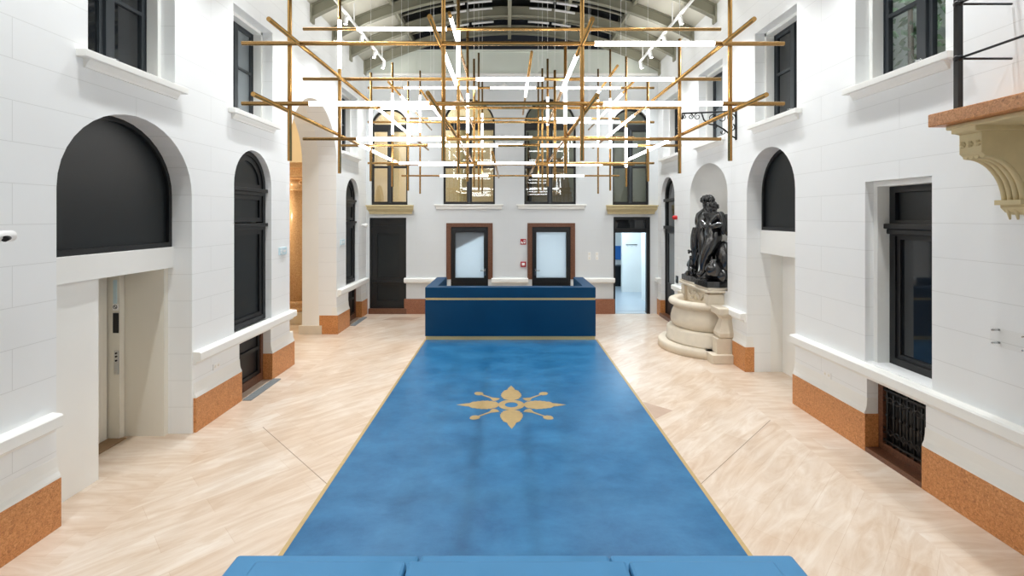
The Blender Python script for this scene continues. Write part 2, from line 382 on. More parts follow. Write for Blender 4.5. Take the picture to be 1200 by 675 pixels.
def rib(y, lab, name='roof_rib'):
    t = thing(name, lab, 'roof rib', (RC, y, 6.75), 'curved steel ribs of the roof')
    n = 28; xs = [RC-RH-0.02+(2*RH+0.04)*i/n for i in range(n+1)]
    def sweep(w_, r0, r1):
        mb = MB(); vs = []
        for x in xs:
            for yy, rr in ((y-w_, r0), (y+w_, r0), (y+w_, r1), (y-w_, r1)):
                vs.append((x, yy, RCZ+math.sqrt(max(0.01, (RR+rr)**2-(x-RC)**2))))
        fs = [(i*4+j, i*4+(j+1) % 4, i*4+4+(j+1) % 4, i*4+4+j) for i in range(n) for j in range(4)]
        return mb.add(vs, fs+[(0, 1, 2, 3), (n*4, n*4+3, n*4+2, n*4+1)])
    sweep(0.010, 0.0, 0.24).build('web', 'steel', t)
    sweep(0.060, 0.0, 0.018).build('bottom_flange', 'steel', t)
    sweep(0.060, 0.215, 0.235).build('top_flange', 'steel', t)
    for sx in (-1, 1):
        x = RC+sx*(RH-0.02)
        MB().box(x-0.02, x+0.02, y-0.075, y+0.075, 6.66, 7.02).build('foot_plate', 'steel', t)
words = ['against the end wall', 'second from the end wall', 'third from the end wall', 'fourth from the end wall', 'fifth from the end wall']
for i in range(5): rib(13.42-1.2*i, 'curved grey steel roof rib %s' % words[i])
# glazing bars running the length of the roof, with cross bars between the ribs
for i, x in enumerate((-GX+RC, -1.28, 1.48, GX+RC)):
    mb = MB(); a = math.atan2(x-RC, RR)
    mb.box(x-0.035, x+0.035, -2.0, 13.9, arc_z(x, 0.18), arc_z(x, 0.31))
    o = mb.build('roof_purlin', 'steel')
    tag(o, ['grey roof purlin edging the glazing on the passage side', 'grey roof purlin midway up the glazing on the passage side', 'grey roof purlin midway up the glazing on the niche side', 'grey roof purlin edging the glazing on the niche side'][i], 'roof purlin', 'purlins of the glazed roof')
o = MB().box(RC-0.12, RC-0.03, -2.0, 13.58, CROWN-0.09, CROWN+0.28).build('ridge_beam', 'steel', bevel=0.006)
tag(o, 'straight grey ridge beam along the crown of the roof', 'ridge beam')
k = 0
for y in [13.42-1.2*i for i in range(5)]:
    for j in (1, 2):
        yy = y-0.4*j
        if yy < 8.0: continue
        o = roof_strip(-GX+RC, GX+RC, 0.255, 0.045, yy-0.018, yy+0.018, 20).build('glazing_bar', 'steel')
        tag(o, 'thin curved grey glazing bar under the dark roof glass', 'glazing bar', 'curved glazing bars of the roof')
for i in range(4):
    y = 12.95-0.42*i
    for sx, x0, x1 in ((-1, -1.52, -1.06), (-1, -0.98, -0.40), (1, 0.52, 1.08), (1, 1.16, 1.66)):
        o = roof_strip(x0, x1, 0.15, 0.04, y-0.03, y+0.03, 4).build('blind_cassette', 'plastic')
        tag(o, 'short white blind cassette under the roof glass on the %s side of the ridge beam' % ('passage' if sx < 0 else 'niche'), 'blind', 'white blind cassettes under the roof glass')

# track lighting along both eaves
def tracklight(sx):
    nm = 'passage' if sx < 0 else 'niche'
    x = RC+sx*3.42; z = 6.86
    o = MB().box(x-0.022, x+0.022, -1.5, 13.0, z, z+0.045)
    for y in (0.5, 3, 5.5, 8, 10.4, 12.7): o.box(x-0.012, x+0.012, y-0.012, y+0.012, z+0.04, arc_z(x, 0.24))
    o = o.build('light_track', 'plastic'); tag(o, 'white lighting track along the %s side eaves' % nm, 'lighting track')
    ys = [12.85, 12.0, 10.95, 9.9, 8.7, 7.2, 5.7, 4.2, 2.7, 1.2, -0.3]
    for i, y in enumerate(ys):
        if y > 8.3:
            t = thing('track_spotlight', 'white cylinder spotlight on the %s side track, %s from the end wall' % (nm, ['first', 'second', 'third', 'fourth', 'fifth'][i]), 'spotlight', (x, y, z-0.2), 'track spotlights under the eaves')
            MB().tube((x, y, z), (x, y, z-0.06), 0.012, 8).build('arm', 'plastic', t)
            a = Vector((x, y, z-0.07)); d = Vector((sx*0.18, 0, -1)).normalized()
            MB().tube(a-d*0.05, a+d*0.12, 0.04, 16).build('lamp_head', 'plastic', t)
            MB().tube(a+d*0.118, a+d*0.124, 0.034, 16).build('lens', 'lens', t)
        ld = bpy.data.lights.new('track_spot', 'SPOT'); ld.energy = SPOT_W; ld.spot_size = math.radians(108); ld.spot_blend = 1.0
        ld.shadow_soft_size = 0.06; ld.color = (0.955, 0.98, 1.0)
        l = bpy.data.objects.new('track_spot', ld); COL.objects.link(l); l.location = (x, y, z-0.24)
        l.rotation_euler = (0, math.radians(7)*sx, 0)
        ld = bpy.data.lights.new('track_spill', 'POINT'); ld.energy = 7.0; ld.shadow_soft_size = 0.05; ld.color = (1.0, 0.985, 0.95)
        l = bpy.data.objects.new('track_spill', ld); COL.objects.link(l); l.location = (x-sx*0.10, y, z-0.12)
tracklight(-1); tracklight(1)

# ------------------------------------------------------------------ plinths, dado ledges, skirts
def plinth(s, d0, d1, lab, z=0.435):
    nm = 'left' if s < 0 else 'right'
    mb = MB(); sbox(mb, s, d0, d1, -0.035, 0.128, 0, z)
    o = mb.build('baseboard_'+nm, 'granite', bevel=0.004); tag(o, lab, 'baseboard', kind='structure')
def skirt(s, d0, d1, lab, n):
    """flared plaster skirt that spreads down onto the granite"""
    mb = MB(); prof = [(0.11, 0.435), (-0.035, 0.435), (-0.033, 0.455), (-0.016, 0.49), (-0.008, 0.53), (-0.004, 0.58), (-0.002, 0.62), (0.11, 0.62)]
    d0 += 0.006; d1 -= 0.006
    vs = [(WX(s, t), d, z) for d in (d0, d1) for t, z in prof]; k = len(prof)
    mb.add(vs, [(i, (i+1) % k, k+(i+1) % k, k+i) for i in range(k)]+[tuple(range(k)), tuple(range(k, 2*k))])
    o = mb.build('trim_%d' % n, 'white'); tag(o, lab, 'trim', kind='structure')
def ledge(s, d0, d1, lab, n):
    mb = MB(); prof = [(0.03, 0.86), (-0.03, 0.86), (-0.045, 0.90), (-0.085, 0.905), (-0.10, 0.915), (-0.10, 1.005), (-0.085, 1.02), (0.03, 1.03)]
    vs = [(WX(s, t), d, z) for d in (d0, d1) for t, z in prof]; k = len(prof)
    mb.add(vs, [(i, (i+1) % k, k+(i+1) % k, k+i) for i in range(k)]+[tuple(range(k)), tuple(range(k, 2*k))])
    o = mb.build('trim_%d' % n, 'white'); tag(o, lab, 'trim', kind='structure')
tn = 10
for s, segs in ((-1, [(-2, A1[0], 'between the front wall and the lift alcove'), (6.15, B2[0], 'between the lift alcove and the first cellar window'), (B2[1], 8.96, 'between the first cellar window and the passage'),
                      (11.25, B3[0], 'between the passage and the far cellar window'), (B3[1], 13.58, 'from the far cellar window to the black door')]),
                (1, [(-2, RB[0], 'between the front wall and the iron grille'), (RB[1], 7.09, 'between the iron grille and the arched recess'), (8.53, 9.0, 'between the arched recess and the fountain'),
                     (11.35, 12.22, 'between the fountain and the arched door'), (13.3, 13.58, 'in the corner beside the lit doorway')])):
    for d0, d1, l in segs:
        d0, d1 = d0-0.012, d1+0.012; plinth(s, d0, d1, 'speckled red granite plinth '+l); skirt(s, d0, d1, 'white flared plaster skirt '+l, tn); tn += 1
for s, d0, d1, l in ((-1, -2, 4.24, 'ending at the lift alcove'), (-1, 6.13, 8.92, 'under the first arched window'), (-1, 11.28, 13.56, 'under the far arched window'),
                     (1, -2, 7.07, 'under the tall rectangular window'), (1, 8.55, 9.36, 'beside the fountain basin'), (1, 10.95, 12.22, 'between fountain and arched door'), (1, 13.32, 13.58, 'in the corner by the lit doorway')):
    ledge(s, d0, d1, 'white dado ledge '+l, tn); tn += 1
# beige base of the passage jamb
o = MB().box(-4.87, -4.34, AD[1]-0.035, AD[1]+0.2, 0, 0.2).build('baseboard_left', 'limestone', bevel=0.004); tag(o, 'low beige stone base along the passage jamb', 'baseboard', kind='structure')
o = MB().box(-4.40, -3.965, AD[1]-0.006, AD[1]+0.01, 0, 0.435).build('baseboard_left', 'granite'); tag(o, 'red granite return on the passage corner', 'baseboard', kind='structure')
# end wall plinth and dado pieces between the doors
for x0, x1, l in ((bx(474), bx(524), 'between the black door and the first glazed door'), (bx(576), bx(619), 'between the two glazed doors'), (bx(673), bx(720), 'between the second glazed door and the lit doorway')):
    o = MB().box(x0, x1, ZB-0.05, ZB+0.02, 0, 0.42).build('baseboard_back', 'granite_back', bevel=0.004); tag(o, 'red granite plinth '+l, 'baseboard', kind='structure')
    mb = MB(); prof = [(0.02, 0.86), (-0.03, 0.86), (-0.04, 0.89), (-0.10, 0.90), (-0.10, 0.985), (-0.08, 1.0), (0.02, 1.01)]; k = len(prof)
    mb.add([(x, ZB+t, z) for x in (x0, x1) for t, z in prof], [(i, (i+1) % k, k+(i+1) % k, k+i) for i in range(k)]+[tuple(range(k)), tuple(range(k, 2*k))])
    o = mb.build('trim_%d' % tn, 'white'); tn += 1; tag(o, 'white dado ledge '+l, 'trim', kind='structure')

# ------------------------------------------------------------------ windows of the side walls
WN = [0]
def nwin():
    WN[0] += 1; return 'window_%d' % WN[0]
def sill(parent, s, d0, d1, z):
    mb = MB(); sbox(mb, s, d0, d1, -0.10, 0.36, z-0.07, z); mb.build('sill', 'white', parent, bevel=0.006)
    mb = MB(); prof = [(0.0, z-0.15), (-0.022, z-0.15), (-0.028, z-0.125), (-0.05, z-0.095), (-0.065, z-0.07), (0, z-0.07)]; k = len(prof)
    mb.add([(WX(s, t), d, zz) for d in (d0+0.08, d1-0.08) for t, zz in prof], [(i, (i+1) % k, k+(i+1) % k, k+i) for i in range(k)]+[tuple(range(k)), tuple(range(k, 2*k))])
    mb.build('sill_moulding', 'white', parent)
def upper_window(s, d0, d1, lab, pane):
    c = (d0+d1)/2; t = thing(nwin(), lab, 'window', (WX(s, 0.34), c, UZ0), kind='structure')
    sill(t, s, d0-0.13, d1+0.10, UZ0)
    f = MB(); f.plate(rect(d0+0.0, d1-0.0, UZ0, UZ1-0.0), [rect(d0+0.06, d1-0.06, UZ0+0.05, UZ1-0.07)], side(s), 0.30, 0.40).build('window_frame', 'grey_frame', t)
    m = MB(); sbox(m, s, c-0.05, c+0.05, 0.285, 0.39, UZ0+0.04, UZ1-0.06); m.build('mullion', 'grey_frame', t)
    for a, b in ((d0+0.06, c-0.05), (c+0.05, d1-0.06)):
        sash = MB().plate(rect(a, b, UZ0+0.05, UZ1-0.07), [rect(a+0.05, b-0.05, UZ0+0.11, UZ0+0.80), rect(a+0.05, b-0.05, UZ0+0.84, UZ1-0.12)], side(s), 0.315, 0.37).build('sash', 'grey_frame', t)
        m = MB(); sbox(m, s, a+0.03, b-0.03, 0.34, 0.352, UZ0+0.08, UZ1-0.1); m.build('pane', pane, sash)
    m = MB(); y = c-0.02; m.tube((WX(s, 0.285), y, UZ0+0.14), (WX(s, 0.255), y, UZ0+0.14), 0.012, 8); m.tube((WX(s, 0.26), y, UZ0+0.14), (WX(s, 0.26), y+0.1, UZ0+0.15), 0.009, 8)
    m.build('handle', 'chrome', t)
    # stepped plaster reveal, a little proud of the opening's jambs
    mb = MB()
    for a, b in ((d0, d0+0.05), (d1-0.05, d1)): sbox(mb, s, a, b, 0.17, 0.30, UZ0, UZ1)
    sbox(mb, s, d0, d1, 0.17, 0.30, UZ1-0.05, UZ1)
    mb.build('reveal', 'white', t)
upper_window(-1, *UL[0], 'upper casement window with dark panes above the lift alcove', 'night_glass')
upper_window(-1, *UL[1], 'upper casement window with grey panes above the first arched window', 'pale_glass')
upper_window(-1, *UL[2], 'upper casement window between the passage arch and the end wall', 'night_glass')
upper_window(1, *UR[0], 'upper casement window with clear panes and greenery, above the tall rectangular window', 'glass')
upper_window(1, *UR[1], 'upper casement window above the dark arched recess', 'night_glass')
upper_window(1, *UR[2], 'upper casement window above the statue niche', 'pale_glass')
upper_window(1, *UR[3], 'upper casement window above the arched door in the corner', 'night_glass')

def arched_window(s, d0, d1, z0, zs, rise, lab, t0=0.10):
    c = (d0+d1)/2; t = thing(nwin(), lab, 'window', (WX(s, t0), c, z0), kind='structure')
    o_ = arch(d0, d1, z0, zs, rise); i_ = inset_arch(d0, d1, z0, zs, rise, 0.075)
    MB().plate(o_, [i_], side(s), t0, t0+0.12).build('window_frame', 'black', t)
    zt = zs-0.06; zm = zs-0.62
    for z, pr in ((zt, 0.05), (zm, 0.05)):
        mb = MB(); sbox(mb, s, d0+0.01, d1-0.01, t0-pr, t0+0.10, z-0.025, z+0.03); sbox(mb, s, d0+0.03, d1-0.03, t0-0.02, t0+0.10, z-0.08, z-0.02)
        mb.build('transom', 'black', t, bevel=0.006)
    tp = arch(d0+0.10, d1-0.10, zt+0.06, zs, rise-0.10)
    MB().plate(tp, [], side(s), t0+0.045, t0+0.07).build('fanlight_panel', 'dark_panel', t)
    MB().plate(arch(d0+0.07, d1-0.07, zt+0.02, zs, rise-0.07), [arch(d0+0.16, d1-0.16, zt+0.10, zs, rise-0.16)], side(s), t0+0.02, t0+0.05).build('fanlight_moulding', 'black', t)
    for a, b in ((zm+0.05, zt-0.08), (z0+0.07, zm-0.08)):
        sub = MB().plate(rect(d0+0.07, d1-0.07, a, b), [rect(d0+0.15, d1-0.15, a+0.07, b-0.07)], side(s), t0+0.02, t0+0.06).build('panel_moulding', 'black', t)
        m = MB(); sbox(m, s, d0+0.10, d1-0.10, t0+0.05, t0+0.07, a+0.02, b-0.02); m.build('panel', 'dark_panel', sub)
    return t
arched_window(-1, *AW2, 1.03, 3.22, 0.555, 'tall arched window filled with charcoal panels, between lift alcove and passage')
arched_window(-1, *AW3, 1.03, 3.2, 0.51, 'narrow arched charcoal window beside the black door')
# arched door in the right corner
d0, d1 = AR4
t = thing('door_1', 'dark arched door in the side wall beside the red alarm', 'door', (WX(1, 0.1), sum(AR4)/2, 0), kind='structure')
MB().plate(arch(d0, d1, 0, 3.26, 0.52), [arch(d0+0.08, d1-0.08, 0.06, 3.26, 0.44)], side(1), 0.10, 0.22).build('door_frame', 'black', t)
for z in (3.18, 2.45):
    mb = MB(); sbox(mb, 1, d0+0.01, d1-0.01, 0.05, 0.2, z-0.05, z+0.03); mb.build('transom', 'black', t, bevel=0.006)
MB().plate(arch(d0+0.06, d1-0.06, 3.2, 3.26, 0.46), [], side(1), 0.14, 0.16).build('fanlight_pane', 'night_glass', t)
mb = MB(); sbox(mb, 1, d0+0.06, d1-0.06, 0.14, 0.16, 2.48, 3.14); mb.build('upper_pane', 'night_glass', t)
dl = MB().plate(rect(d0+0.08, d1-0.08, 0.06, 2.41), [rect(d0+0.2, d1-0.2, 0.95, 2.28)], side(1), 0.12, 0.18).build('door_leaf', 'black', t)
mb = MB(); sbox(mb, 1, d0+0.18, d1-0.18, 0.145, 0.16, 0.93, 2.3); mb.build('pane', 'pale_glass', dl)
mb = MB(); sbox(mb, 1, d0-0.02, d1+0.02, -0.05, 0.15, 0, 0.09); mb.build('threshold', 'marble', t)

# cellar windows under the ledge
def cellar(s, d0, d1, z1, lab, fancy=False):
    t = thing(nwin(), lab, 'window', (WX(s, 0.13), (d0+d1)/2, 0), kind='structure')
    mb = MB().plate(rect(d0, d1, 0.0, z1), [rect(d0+0.07, d1-0.07, 0.13, z1-0.07)], side(s), 0.13, 0.25)
    mb.build('window_surround', 'marble', t)
    mb = MB(); sbox(mb, s, d0+0.05, d1-0.05, 0.18, 0.22, 0.10, z1-0.05); mb.build('panel', 'black', t)
    if not fancy:
        a, b, e, f = d0+0.07, d1-0.07, 0.13, z1-0.07
        zs = e+(f-e)*0.62
        MB().plate(rect(a, b, e, f), [rect(a+0.06, b-0.06, e+0.06, zs-0.03), rect(a+0.06, b-0.06, zs+0.03, f-0.05)], side(s), 0.15, 0.19).build('window_frame', 'black', t)
        mb = MB(); sbox(mb, s, d0+0.01, d1+0.0, -0.17, -0.04, 0.0, 0.012)
        for i in range(14):
            y = d0+0.03+(d1-d0-0.05)*i/13.0
            sbox(mb, s, y, y+0.02, -0.165, -0.045, 0.010, 0.016)
        g = mb.build('floor_grate', 'grey_mat'); tag(g, 'grey metal floor grate in front of the cellar window %s' % ('near the lift alcove' if d0 < 9 else 'near the black door'), 'floor grate')
    else:
        g = MB(); a, b, e, f = d0+0.07, d1-0.07, 0.13, z1-0.07
        for z in (e+0.04, f-0.05): sbox(g, s, a, b, 0.135, 0.16, z-0.012, z+0.012)
        g.build('grille_rail', 'iron', t)
        n = 7
        for i in range(n):
            y = a+0.05+(b-a-0.1)*i/(n-1)
            q = MB().tube((WX(s, 0.148), y, e), (WX(s, 0.148), y, f), 0.013, 8)
            q.ball((WX(s, 0.148), y, e+0.5*(f-e)), 0.024, 8, 6)
            for sg in (-1, 1):
                for zc, vv in ((f-0.16, 1), (e+0.16, -1)):
                    pts = []
                    for j in range(15):
                        th = j/14*1.5*PI*1.2; r = 0.045*(1-0.6*j/14)
                        pts.append((WX(s, 0.142), y+sg*(0.047-r*math.cos(th)), zc+vv*r*math.sin(th)))
                    q.path(pts, 0.007, 6)
            q.build('grille_bar', 'iron', t)
        mb = MB(); sbox(mb, s, d0, d1, -0.03, 0.13, 0, 0.05); mb.build('threshold', 'marble', t)
cellar(-1, *B2, 0.9, 'low cellar window with black panel in a brown marble surround, beside the lift alcove')
cellar(-1, *B3, 0.88, 'low cellar window with black panel next to the black door')
cellar(1, *RB, 0.87, 'low cellar window behind a black scrolled iron grille', True)

# tall rectangular window on the right
d0, d1 = RN
t = thing(nwin(), 'tall rectangular black window standing on the dado ledge over the iron grille', 'window', (WX(1, 0.24), sum(RN)/2, 1.03), kind='structure')
MB().plate(rect(d0, d1, 1.03, 3.15), [rect(d0+0.05, d1-0.06, 1.02, 3.09)], side(1), 0.10, 0.24).build('reveal', 'white', t)
MB().plate(rect(d0+0.05, d1-0.06, 1.03, 3.09), [rect(d0+0.13, d1-0.14, 1.12, 2.52), rect(d0+0.13, d1-0.14, 2.70, 3.02)], side(1), 0.24, 0.36).build('window_frame', 'black', t)
mb = MB(); sbox(mb, 1, d0+0.05, d1-0.05, 0.17, 0.25, 2.60, 2.66); sbox(mb, 1, d0+0.06, d1-0.06, 0.20, 0.25, 2.54, 2.60); mb.build('transom', 'black', t, bevel=0.01)
MB().plate(rect(d0+0.12, d1-0.13, 1.10, 2.54), [rect(d0+0.18, d1-0.19, 1.17, 2.48)], side(1), 0.26, 0.31).build('sash', 'black', t)
mb = MB(); sbox(mb, 1, d0+0.1, d1-0.1, 0.285, 0.30, 1.13, 2.52); mb.build('pane', 'night_glass', t)
mb = MB(); sbox(mb, 1, d0+0.1, d1-0.1, 0.285, 0.30, 2.68, 3.04); mb.build('top_pane', 'dark_panel', t)

# ------------------------------------------------------------------ recesses with lunettes
def lunette(s, d0, d1, zs, rise, zb0, zb1, tr, lab, lab2):
    t = thing(nwin(), lab, 'window', (WX(s, tr), (d0+d1)/2, zb1), kind='structure')
    MB().plate(arch(d0-0.0, d1+0.0, zb1, zs, rise), [arch(d0+0.05, d1-0.05, zb1+0.06, zs, rise-0.05)], side(s), tr-0.03, tr+0.10).build('lunette_frame', 'black', t)
    MB().plate(arch(d0+0.03, d1-0.03, zb1+0.03, zs, rise-0.03), [], side(s), tr+0.01, tr+0.04).build('lunette_panel', 'dark_panel', t)
    mb = MB(); sbox(mb, s, d0, d1, tr-0.05, tr+0.3, zb0, zb1); o = mb.build('trim_%d' % (60+WN[0]), 'white', bevel=0.004); tag(o, lab2, 'trim', kind='structure')
lunette(-1, *A1, 3.0, 0.82, 2.10, 2.36, 0.28, 'large black lunette panel above the lift alcove', 'white beam across the lift alcove under the lunette')
lunette(1, *AR2, 3.14, 0.72, 2.10, 2.50, 0.29, 'smaller black lunette panel in the arched recess opposite the passage', 'white beam under the lunette of the arched recess')
# left alcove
mb = MB(); sbox(mb, -1, A1[0]-0.02, 5.05, 0.28, 0.95, -0.05, 2.10); o = mb.build('wall_alcove', 'white'); tag(o, 'white partition at the near side of the lift alcove', 'wall', kind='structure')
mb = MB(); sbox(mb, -1, 6.04, 6.3, 0.30, 1.2, -0.05, 2.10); o = mb.build('wall_alcove', 'cream'); tag(o, 'cream return wall at the far side of the lift alcove', 'wall', kind='structure')
mb = MB(); sbox(mb, -1, 4.9, 6.2, 1.0, 1.1, -0.05, 2.12); o = mb.build('wall_alcove', 'cream'); tag(o, 'cream back wall of the lift alcove', 'wall', kind='structure')
t = thing('door_2', 'cream flush door deep in the alcove under the large lunette', 'door', (WX(-1, 0.95), 5.5, 0), kind='structure')
mb = MB(); sbox(mb, -1, 5.05, 5.94, 0.93, 0.985, 0.01, 2.08); mb.build('door_leaf', 'cream', t, bevel=0.004)
mb = MB(); sbox(mb, -1, 5.96, 6.035, 0.79, 0.99, 0, 2.10); mb.build('door_post', 'cream', t, bevel=0.004)
o = MB(); sbox(o, -1, 5.05, 5.98, 0.72, 0.93, 0.0, 0.010); o = o.build('door_mat', mat('brown_mat', srgb(150, 122, 92), 0.9, noise=0.2, scale=50)); tag(o, 'narrow brown door mat in front of the cream flush door', 'door mat')
def onpost(name, m, z0, z1, x0, x1, lab, cat, th=0.008):
    o = MB().box(WX(-1, x0), WX(-1, x1), 5.958-th, 5.959, z0, z1).build(name, m, bevel=0.002); return tag(o, lab, cat)
onpost('glass_strip', M['sign_cyan'], 1.67, 1.96, 0.82, 0.865, 'narrow greenish glass strip at the top of the door post', 'glass strip')
sg = onpost('prohibition_sign', M['sign_white'], 1.585, 1.665, 0.805, 0.87, 'small white sticker with a prohibition ring on the door post', 'sign')
mb = MB(); cx, cz = WX(-1, 0.8375), 1.63
mb.path([(cx+0.022*math.cos(2*PI*i/20), 5.948, cz+0.022*math.sin(2*PI*i/20)) for i in range(20)], 0.0035, 6, True); mb.tube((cx-0.015, 5.948, cz+0.015), (cx+0.015, 5.948, cz-0.015), 0.0035, 6)
mb.build('ring', 'iron', sg)
cr = onpost('card_reader', M['iron'], 1.31, 1.555, 0.80, 0.865, 'dark card reader plate in the middle of the door post', 'card reader', 0.012)
lk = onpost('lock_plate', M['chrome'], 0.80, 1.09, 0.80, 0.855, 'steel lock plate with keyholes low on the door post', 'lock')
for z in (0.97, 1.02, 1.06): MB().tube((WX(-1, 0.827), 5.951, z), (WX(-1, 0.827), 5.943, z), 0.011, 10).build('keyhole', 'iron', lk)
# right recess
mb = MB(); sbox(mb, 1, AR2[0]-0.3, 9.2, 0.63, 0.75, -0.05, 2.12); o = mb.build('wall_recess', 'white'); tag(o, 'white back wall of the arched recess', 'wall', kind='structure')
mb = MB(); sbox(mb, 1, AR2[1], AR2[1]+0.2, 0.42, 0.64, -0.05, 2.12); sbox(mb, 1, AR2[0]-0.2, AR2[0], 0.42, 0.64, -0.05, 2.12); o = mb.build('wall_recess', 'white'); tag(o, 'white side returns of the arched recess', 'wall', kind='structure')

# ------------------------------------------------------------------ deep passage on the left and the lit stair hall behind it
mb = MB().plate(rect(7.6, 12.6, -0.05, 6.2), [arch(AD[0], AD[1], -0.04, 3.97, 1.2)], side(-1), 0.42, 0.80)
o = mb.build('wall_passage', 'white'); tag(o, 'thick inner arch of the passage', 'wall', kind='structure')
o = MB().box(-9, -8.8, 7, 16.5, -0.1, 6.2).box(-8.8, -4.9, 16.3, 16.5, -0.1, 6.2).box(-8.8, -4.9, 7, 7.2, -0.1, 6.2).box(-9, -4.5, 7, 16.5, 6.2, 6.3).box(-4.95, -4.75, 12.6, 16.3, -0.1, 6.2).box(-4.95, -4.81, 7.0, 7.6, -0.1, 6.2).build('wall_stair_hall', 'beige')
tag(o, 'warm beige walls of the stair hall seen through the passage', 'wall', kind='structure')
def column(x, y, lab):
    t = thing('marble_column', lab, 'column', (x, y, 0), 'marble columns of the stair hall')
    mb = MB(); r = 0.2
    MB().box(x-0.3, x+0.3, y-0.3, y+0.3, 0, 0.30).build('pedestal', 'limestone', t, bevel=0.01)
    MB().lathe((x, y, 0.30), [(0.27, 0), (0.28, 0.05), (0.26, 0.09), (0.22, 0.11), (0.22, 0.15), (0.25, 0.19), (0.22, 0.24), (0.2, 0.26)], 24).build('base', 'amber', t)
    MB().lathe((x, y, 0.56), [(0.2, 0), (0.2, 1.0), (0.195, 2.0), (0.175, 2.84)], 24).build('shaft', 'amber', t)
    c = MB().lathe((x, y, 3.40), [(0.175, 0), (0.2, 0.03), (0.185, 0.06), (0.2, 0.15), (0.27, 0.27)], 24).build('capital', 'amber', t)
    mb = MB().box(x-0.29, x+0.29, y-0.29, y+0.29, 3.67, 3.73)
    for a in (-1, 1):
        for b in (-1, 1):
            mb.path([(x+a*(0.24+0.05*math.cos(u)), y+b*0.26, 3.6+0.05*math.sin(u)) for u in [i*PI/5 for i in range(10)]], 0.022, 6, True)
    mb.build('abacus', 'amber', t)
column(-5.5, 12.55, 'amber marble column showing in the passage opening')
o = MB().box(-5.85, -5.15, 12.1, 16.2, 3.74, 3.95).box(-5.95, -5.05, 12.0, 16.2, 3.95, 4.08).build('entablature', 'amber', bevel=0.01); tag(o, 'amber entablature resting on the marble column', 'entablature')
mb = MB()
for i in range(5): mb.box(-8.6, -5.9, 12.2+i*0.3, 15, i*0.16, (i+1)*0.16)
o = mb.build('stair_flight', 'limestone', bevel=0.006); tag(o, 'pale stone steps rising behind the marble column', 'stairs')
for loc, e in (((-6.3, 11.75, 3.0), 75), ((-6.9, 13.8, 5.2), 120)):
    ld = bpy.data.lights.new('stair_hall_lamp', 'POINT'); ld.energy = e; ld.color = (1, 0.86, 0.66); ld.shadow_soft_size = 0.2
    l = bpy.data.objects.new('stair_hall_lamp', ld); COL.objects.link(l); l.location = loc

# ------------------------------------------------------------------ end wall: doors, windows, rooms behind
# black panelled door
x0, x1, z1 = DL; t = thing('door_3', 'tall black panelled wooden door in the end wall', 'door', ((x0+x1)/2, ZB+0.1, 0), kind='structure')
MB().box(x0-0.02, x1+0.02, ZB-0.06, ZB+0.2, 0, 0.15).build('threshold', 'marble', t, bevel=0.006)
MB().plate(rect(x0, x1, 0.15, z1), [rect(x0+0.06, x1-0.06, 0.2, 2.42), rect(x0+0.06, x1-0.06, 2.48, z1-0.05)], back, 0.02, 0.14).build('door_frame', 'black', t)
lf = MB().plate(rect(x0+0.06, x1-0.06, 0.2, 2.42), [rect(x0+0.20, x1-0.20, 0.36, 0.80), rect(x0+0.20, x1-0.20, 1.02, 2.26)], back, 0.05, 0.12).build('door_leaf', 'black', t)
MB().box(x0+0.1, x1-0.1, ZB+0.085, ZB+0.11, 0.3, 2.3).build('door_panel', 'dark_panel', lf)
MB().box(x0+0.06, x1-0.06, ZB+0.03, ZB+0.1, 0.86, 0.93).build('lock_rail', 'black', lf, bevel=0.01)
MB().box(x0+0.05, x1-0.05, ZB+0.06, ZB+0.12, 2.46, z1-0.04).build('transom_panel', 'black', t)
# sandstone hoods over both outer doors
for xa, xb, l in ((bx(427), bx(487), 'over the black door'), (bx(708), bx(770), 'over the lit doorway')):
    mb = MB(); prof = [(0, 2.80), (-0.06, 2.80), (-0.07, 2.86), (-0.13, 2.92), (-0.15, 2.95), (-0.15, 3.0), (-0.18, 3.02), (-0.18, 3.05), (0, 3.06)]; k = len(prof)
    xa = max(xa, -3.98); xb = min(xb, 4.18)
    vs = []
    for sgn, xe in ((1, xa), (-1, xb)):
        for tt, z in prof: vs.append((xe+sgn*(0.12+tt*0.6), ZB+tt, z))
    mb.add(vs, [(i, (i+1) % k, k+(i+1) % k, k+i) for i in range(k)]+[tuple(range(k)), tuple(range(k, 2*k))])
    o = mb.build('trim_%d' % tn, 'sandstone'); tn += 1; tag(o, 'moulded sandstone hood '+l, 'trim', kind='structure')
# slim sills under the two middle windows
for xa, xb, l in ((bx(509), bx(590), 'second'), (bx(605), bx(687), 'third')):
    o = MB().box(xa, xb, ZB-0.08, ZB+0.02, 3.03, 3.075).box(xa+0.05, xb-0.05, ZB-0.045, ZB+0.02, 2.94, 3.03).build('trim_%d' % tn, 'white', bevel=0.008); tn += 1
    tag(o, 'slim white sill under the %s arched window of the end wall' % l, 'trim', kind='structure')
